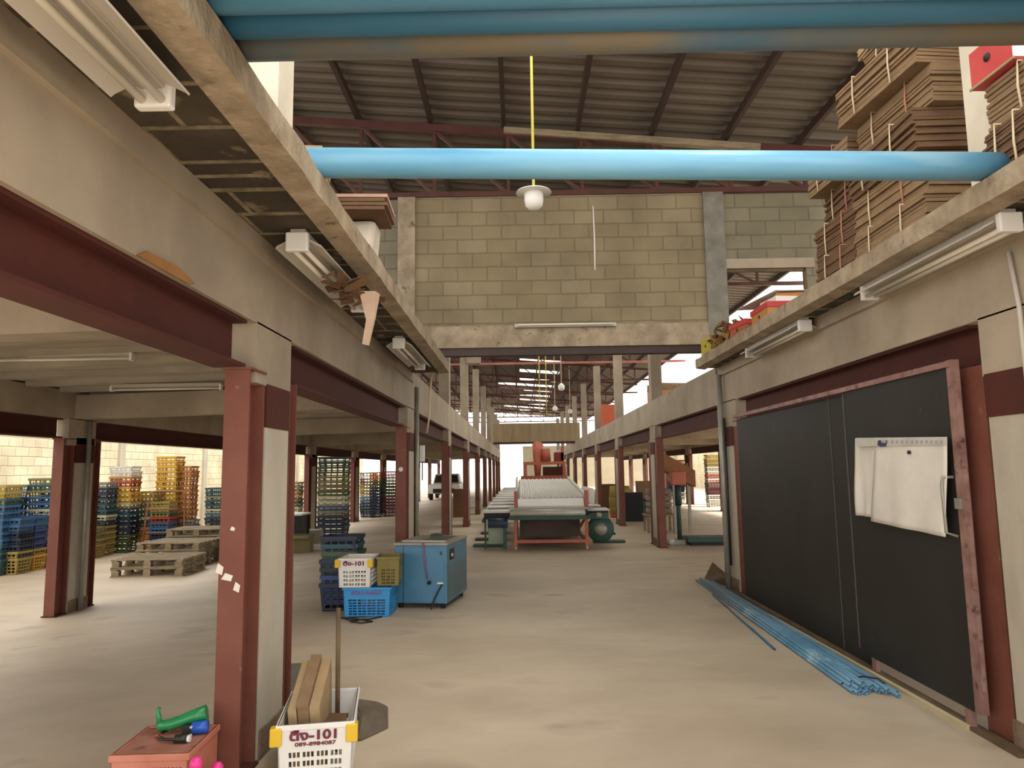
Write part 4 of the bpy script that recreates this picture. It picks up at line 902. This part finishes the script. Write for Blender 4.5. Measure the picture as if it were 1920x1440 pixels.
# tall near stack: left faces towards the aisle
cols_ = [M_CARD, M_CARDD, M_CARDL, M_CARD, M_CARDD, M_CARD]
zz = DZ
for i, (W, D, H, dx, dy, rot, m_) in enumerate(((.72, .92, .28, .0, 0, .0, M_CARD), (.70, .9, .27, .02, .03, .03, M_CARD), (.72, .92, .27, -.02, .0, -.02, M_CARDD), (.70, .88, .26, .04, -.05, .05, M_CARD), (.72, .9, .27, -.05, -.02, .10, M_CARD), (.66, .75, .26, .10, .0, .08, M_CARD), (.66, .72, .26, .06, .04, -.02, M_CARDL))):
    bundle(2.86+dx, 4.72+dy, zz, W, D, H, 12, m_, 'strung cardboard bundle, %s from the bottom of the tallest pile on the right ledge' % nth(i), rot, ((-.22, i % 2), (.24, 0)), (0, 0)); zz += H+.004
zz = DZ
for i, (W, D, H, dx, dy, rot, m_) in enumerate(((.62, .7, .30, .0, 0, .0, M_CARDD), (.60, .7, .27, .02, .03, .04, M_CARDD), (.60, .66, .28, .08, .0, -.04, M_CARDD), (.62, .66, .26, .0, .05, .06, M_CARD))):
    bundle(2.82+dx, 5.56+dy, zz, W, D, H, 11, m_, 'dark strung cardboard bundle, %s from the bottom of the farther pile on the right ledge' % nth(i), rot, ((-.2, 1), (.2, 0)), (0, 0)); zz += H+.004
bundle(2.40, 5.05, DZ, .28, .66, .0+.33, 12, M_CARDD, 'low dark cardboard bundle at the edge of the right ledge', 0, ((-.3, 0), (.05, 0), (.36, 0))) if False else None
# near bundles at the top right corner
bundle(2.71, 3.32, DZ, .64, .42, .28, 16, M_CARDD, 'brown cardboard bundle in the top right corner', -.06, ((-.15, 0), (.2, 0)))
bundle(2.74, 3.30, DZ+.285, .66, .42, .23, 10, M_CARD, 'upper brown cardboard bundle beneath the red carton', .03, ((-.1, 0),))
rb = empty('red_carton', (2.655, 3.40, DZ+.522), 'red and white printed carton on top of the cardboard at the right edge', 'box', None, .05)
MB().box(-.29, .29, -.15, .15, 0, .2).build('body', M_REDP, rb, .004)
MB().box(-.295, .30, -.157, -.149, .01, .2).build('white_panel', M_WHITEP, rb)
MB().lathe((-.292, .02, .11), [(0, -.004), (.022, -.004), (.022, 0)], 12, 'x').build('hand_hole', M_DARK, rb)
MB().box(-.298, -.289, -.155, .155, 0, .012).build('pale_edge', M_CARDL, rb)
mk = MB(); mk.box(-.26, -.22, -.161, -.157, .10, .16); mk.box(-.18, -.10, -.161, -.157, .05, .08); mk.box(.1, .2, -.161, -.157, .06, .12); mk.build('printed_mark', M_REDP, rb)

# ------------------------------------------------------------------ goods on the right ledge, farther
def ledgebox(x, y, z, W, D, H, m_, label, rot=0, lidm=None):
    e = empty('printed_carton', (x, y, z), label, 'box', 'fruit cartons on the right ledge', rot)
    MB().box(-W/2, W/2, -D/2, D/2, 0, H).build('body', m_, e, .004)
    if lidm: MB().box(-W/2-.008, W/2+.008, -D/2-.008, D/2+.008, H-.05, H+.006).build('lid', lidm, e, .003)
    MB().lathe((-W/2-.001, 0, H*.55), [(0, -.004), (.018, -.004), (.018, 0)], 10, 'x').build('hand_hole', M_DARK, e)
    return e
ledgebox(2.66, 7.2, DZ, .42, .5, .22, M_ORC, 'orange carton with red rim on the right ledge', 0, M_REDP)
ledgebox(2.57, 7.8, DZ, .34, .42, .18, mat('brown_red_card', '9b5236', 'ad6244', 4, .8), 'brownish red carton behind the orange one on the ledge', .1, M_REDP)
ledgebox(2.74, 7.25, DZ+.228, .36, .34, .07, M_YELC, 'flat yellow printed carton on top of the orange carton', .12, M_WHITEP)
ledgebox(2.78, 7.28, DZ+.306, .30, .30, .05, M_ORC, 'thin orange carton, topmost under the white plastic sheet', -.1)
ledgebox(2.95, 7.85, DZ, .4, .42, .36, M_YELC, 'tall yellow and green carton behind the orange ones', 0, M_GREEND)
o = cloth('plastic_sheet', (2.50, 8.15, DZ+.40), (3.2, 8.15, DZ+.42), (3.0, 7.10, DZ+.372), (2.60, 7.10, DZ+.374), 'white plastic sheet draped over the printed cartons', None, seed=5, amp=.004); o['category'] = 'plastic sheet'
ledgebox(2.50, 8.95, DZ, .30, .34, .22, mat('yellow_green_card', 'b3a63a', 'c2b54a', 4, .8), 'yellow green carton at the far end of the right ledge', .1)
rnd = random.Random(11)
lf = MB()
for i in range(90):
    c = Vector((2.42+rnd.uniform(-.07, .32), 8.45+rnd.uniform(-.32, .30), DZ+.02)); hmax = .34*max(0, 1-abs(c.y-8.4)/.5); c.z += rnd.uniform(0, hmax)
    a_ = rnd.uniform(0, 6.3); L_ = rnd.uniform(.06, .13); w_ = L_*.4; q = R3(rnd.uniform(-.9, .9), rnd.uniform(-.9, .9), a_)
    pts = [Vector((-L_, 0, 0)), Vector((0, -w_, .02)), Vector((L_, 0, -.01)), Vector((0, w_, .02)), Vector((-L_, 0, .004)), Vector((0, -w_, .024)), Vector((L_, 0, -.006)), Vector((0, w_, .024))]
    pts = [(q.to_3x3() @ p)+c for p in pts]; lf.add(pts, [(0,1,2,3),(7,6,5,4),(0,4,5,1),(1,5,6,2),(2,6,7,3),(3,7,4,0)])
o = lf.build('dry_leaves', mat('dry_leaf', '6b4a2c', '94703f', 9, .9)); o['kind'] = 'stuff'; tag(o, 'heap of brown dry leaves and paper scraps on the right ledge', 'leaves')
# upstairs beyond the wall, right side
ledgebox(3.35, 16.6, 2.88, .6, .6, .42, M_ORC, 'orange carton upstairs beyond the block wall, right side', .1, M_CARD)['group'] = 'cartons upstairs beyond the wall'
ledgebox(3.6, 17.4, 2.88, .8, .6, .62, M_CARD, 'larger brown carton behind the orange one upstairs', .2)['group'] = 'cartons upstairs beyond the wall'
ledgebox(3.0, 24, 2.88, .5, .6, .7, mat('red_orange_card', 'b85a3a', None), 'red orange carton upstairs far down the right side', 0)['group'] = 'cartons upstairs beyond the wall'

# ------------------------------------------------------------------ scraps on the left ledge
bundle(-1.20, 3.80, DZ, .30, .30, .36, 12, M_CARDL, 'pale flattened carton on the left ledge behind the blue pipe', .1, (), group='scraps on the left ledge')
wd_ = empty('wood_offcuts', (-1.08, 4.75, DZ+.34), 'stack of brown boards sticking out over the left ledge', 'boards', None, .05)
for i in range(4): MB().box(-.30, .2+.02*(i % 2), -.18, .22, .028*i, .028*i+.022).build('board', M_CARDD if i < 3 else mat('pinkish_board', 'a88474', 'b89584', 4, .8), wd_)
t = empty('white_sack', (-1.06, 4.85, DZ), 'creased cream sack standing on the left ledge below the boards', 'sack')
MB().hexa([(-.2,-.12,0),(.05,-.12,0),(.07,.14,0),(-.2,.14,0),(-.18,-.1,.335),(.10,-.1,.335),(.10,.12,.335),(-.18,.12,.335)]).build('body', M_SACK, t, .04)
tag(MB().hexa([(-1.4,4.72,DZ),(-1.26,4.72,DZ),(-1.26,5.2,DZ),(-1.4,5.2,DZ),(-1.38,4.72,DZ+.42),(-1.27,4.72,DZ+.40),(-1.26,5.2,DZ+.36),(-1.4,5.2,DZ+.36)]).build('cardboard_box', M_CARDD, None, .01), 'dark brown box beside the cream sack on the left ledge', 'box')
# torn wrapping hanging from the ledge underside
rnd = random.Random(21); sc_ = MB()
for i in range(16):
    c = Vector((-1.0+rnd.uniform(-.12, .1), 4.3+rnd.uniform(-.35, .35), 2.585+rnd.uniform(-.02, .02)))
    q = R3(rnd.uniform(-.6, .6), rnd.uniform(-.6, .6), rnd.uniform(0, 6)).to_3x3(); a_ = rnd.uniform(.04, .1); b_ = a_*rnd.uniform(.3, .7)
    pts = [q @ Vector(p)+c for p in ((-a_, -b_, 0), (a_, -b_*.7, .01), (a_*.8, b_, 0), (-a_*.9, b_, .012), (-a_, -b_, .004), (a_, -b_*.7, .014), (a_*.8, b_, .004), (-a_*.9, b_, .016))]
    sc_.hexa(pts)
t = empty('torn_wrapping', (0, 0, 0), 'torn brown wrapping hanging from the underside of the left ledge', 'scrap')
sc_.build('brown_scraps', M_CARDD, t)
MB().hexa([(-.97,4.3,2.6),(-.87,4.32,2.6),(-.86,4.4,2.60),(-.96,4.4,2.6),(-.93,4.33,2.42),(-.88,4.34,2.44),(-.88,4.37,2.44),(-.93,4.37,2.42)]).build('pale_strip', mat('pinkish_paper', 'b59a86', 'c4aa96', 5, .9), t)
MB().hexa([(-.93,4.33,2.42),(-.88,4.34,2.44),(-.88,4.37,2.44),(-.93,4.37,2.42),(-.96,4.36,2.28),(-.92,4.36,2.27),(-.92,4.38,2.27),(-.96,4.38,2.28)][4:]+[(-.93,4.33,2.43),(-.88,4.34,2.44),(-.88,4.37,2.44),(-.93,4.37,2.43)]).build('pale_strip', MATS['pinkish_paper'], t)
# cardboard tucked above the steel beam
tag(MB().add([(XL+.004, 2.55, 2.30), (XL+.004, 2.95, 2.30), (XL+.006, 3.02, 2.315), (XL+.006, 2.85, 2.345), (XL+.006, 2.62, 2.335), (XL+.010, 2.55, 2.30), (XL+.010, 2.95, 2.30), (XL+.012, 3.02, 2.315), (XL+.012, 2.85, 2.345), (XL+.012, 2.62, 2.335)],
    [(0,1,2,3,4), (9,8,7,6,5), (0,5,6,1), (1,6,7,2), (2,7,8,3), (3,8,9,4), (4,9,5,0)]).build('cardboard_scrap', mat('tan_scrap', '8f6236', '9c6f42', 6, .9)), 'small tan cardboard scrap wedged above the left steel beam', 'scrap')
# upstairs left: block on column top
tag(MB().box(-1.42, -1.05, 19.6, 19.9, 4.42, 4.72).build('column_block', M_CONC), 'square concrete block on a column head upstairs on the left', 'block')

# ------------------------------------------------------------------ finer pieces hang under the part that carries them
def under(root, child, part):
    cs = [c for c in root.children if c.name.split('.')[0] == child]; ps = [c for c in root.children if c.name.split('.')[0] == part]
    for c in cs:
        if ps: c.parent = ps[0]
for o in list(S.objects):
    if o.parent: continue
    n_ = o.name.split('.')[0]
    if n_ == 'strapping_machine':
        for a_, b_ in (('door_handle', 'front_door'), ('knob', 'front_door'), ('panel_seam', 'front_door'), ('badge', 'front_door'), ('dial', 'control_panel'), ('strap_slot', 'top_plate'), ('dark_plate', 'top_plate'), ('strap_guide', 'top_plate')): under(o, a_, b_)
    elif n_ == 'plastic_crate':
        for a_ in ('printed_text', 'printed_number'): under(o, a_, 'body')
        under(o, 'corner_clip', 'rim')
    elif n_ == 'fruit_sorting_machine': under(o, 'flywheel_disc', 'flywheel')
    elif n_ == 'angle_grinder': under(o, 'screw', 'black_collar')
    elif n_ == 'red_carton':
        for a_ in ('hand_hole', 'pale_edge'): under(o, a_, 'body')
        under(o, 'printed_mark', 'white_panel')
    elif n_ == 'sheet_metal_gate':
        under(o, 'latch', 'edge_post'); under(o, 'lock_strip', 'edge_post')
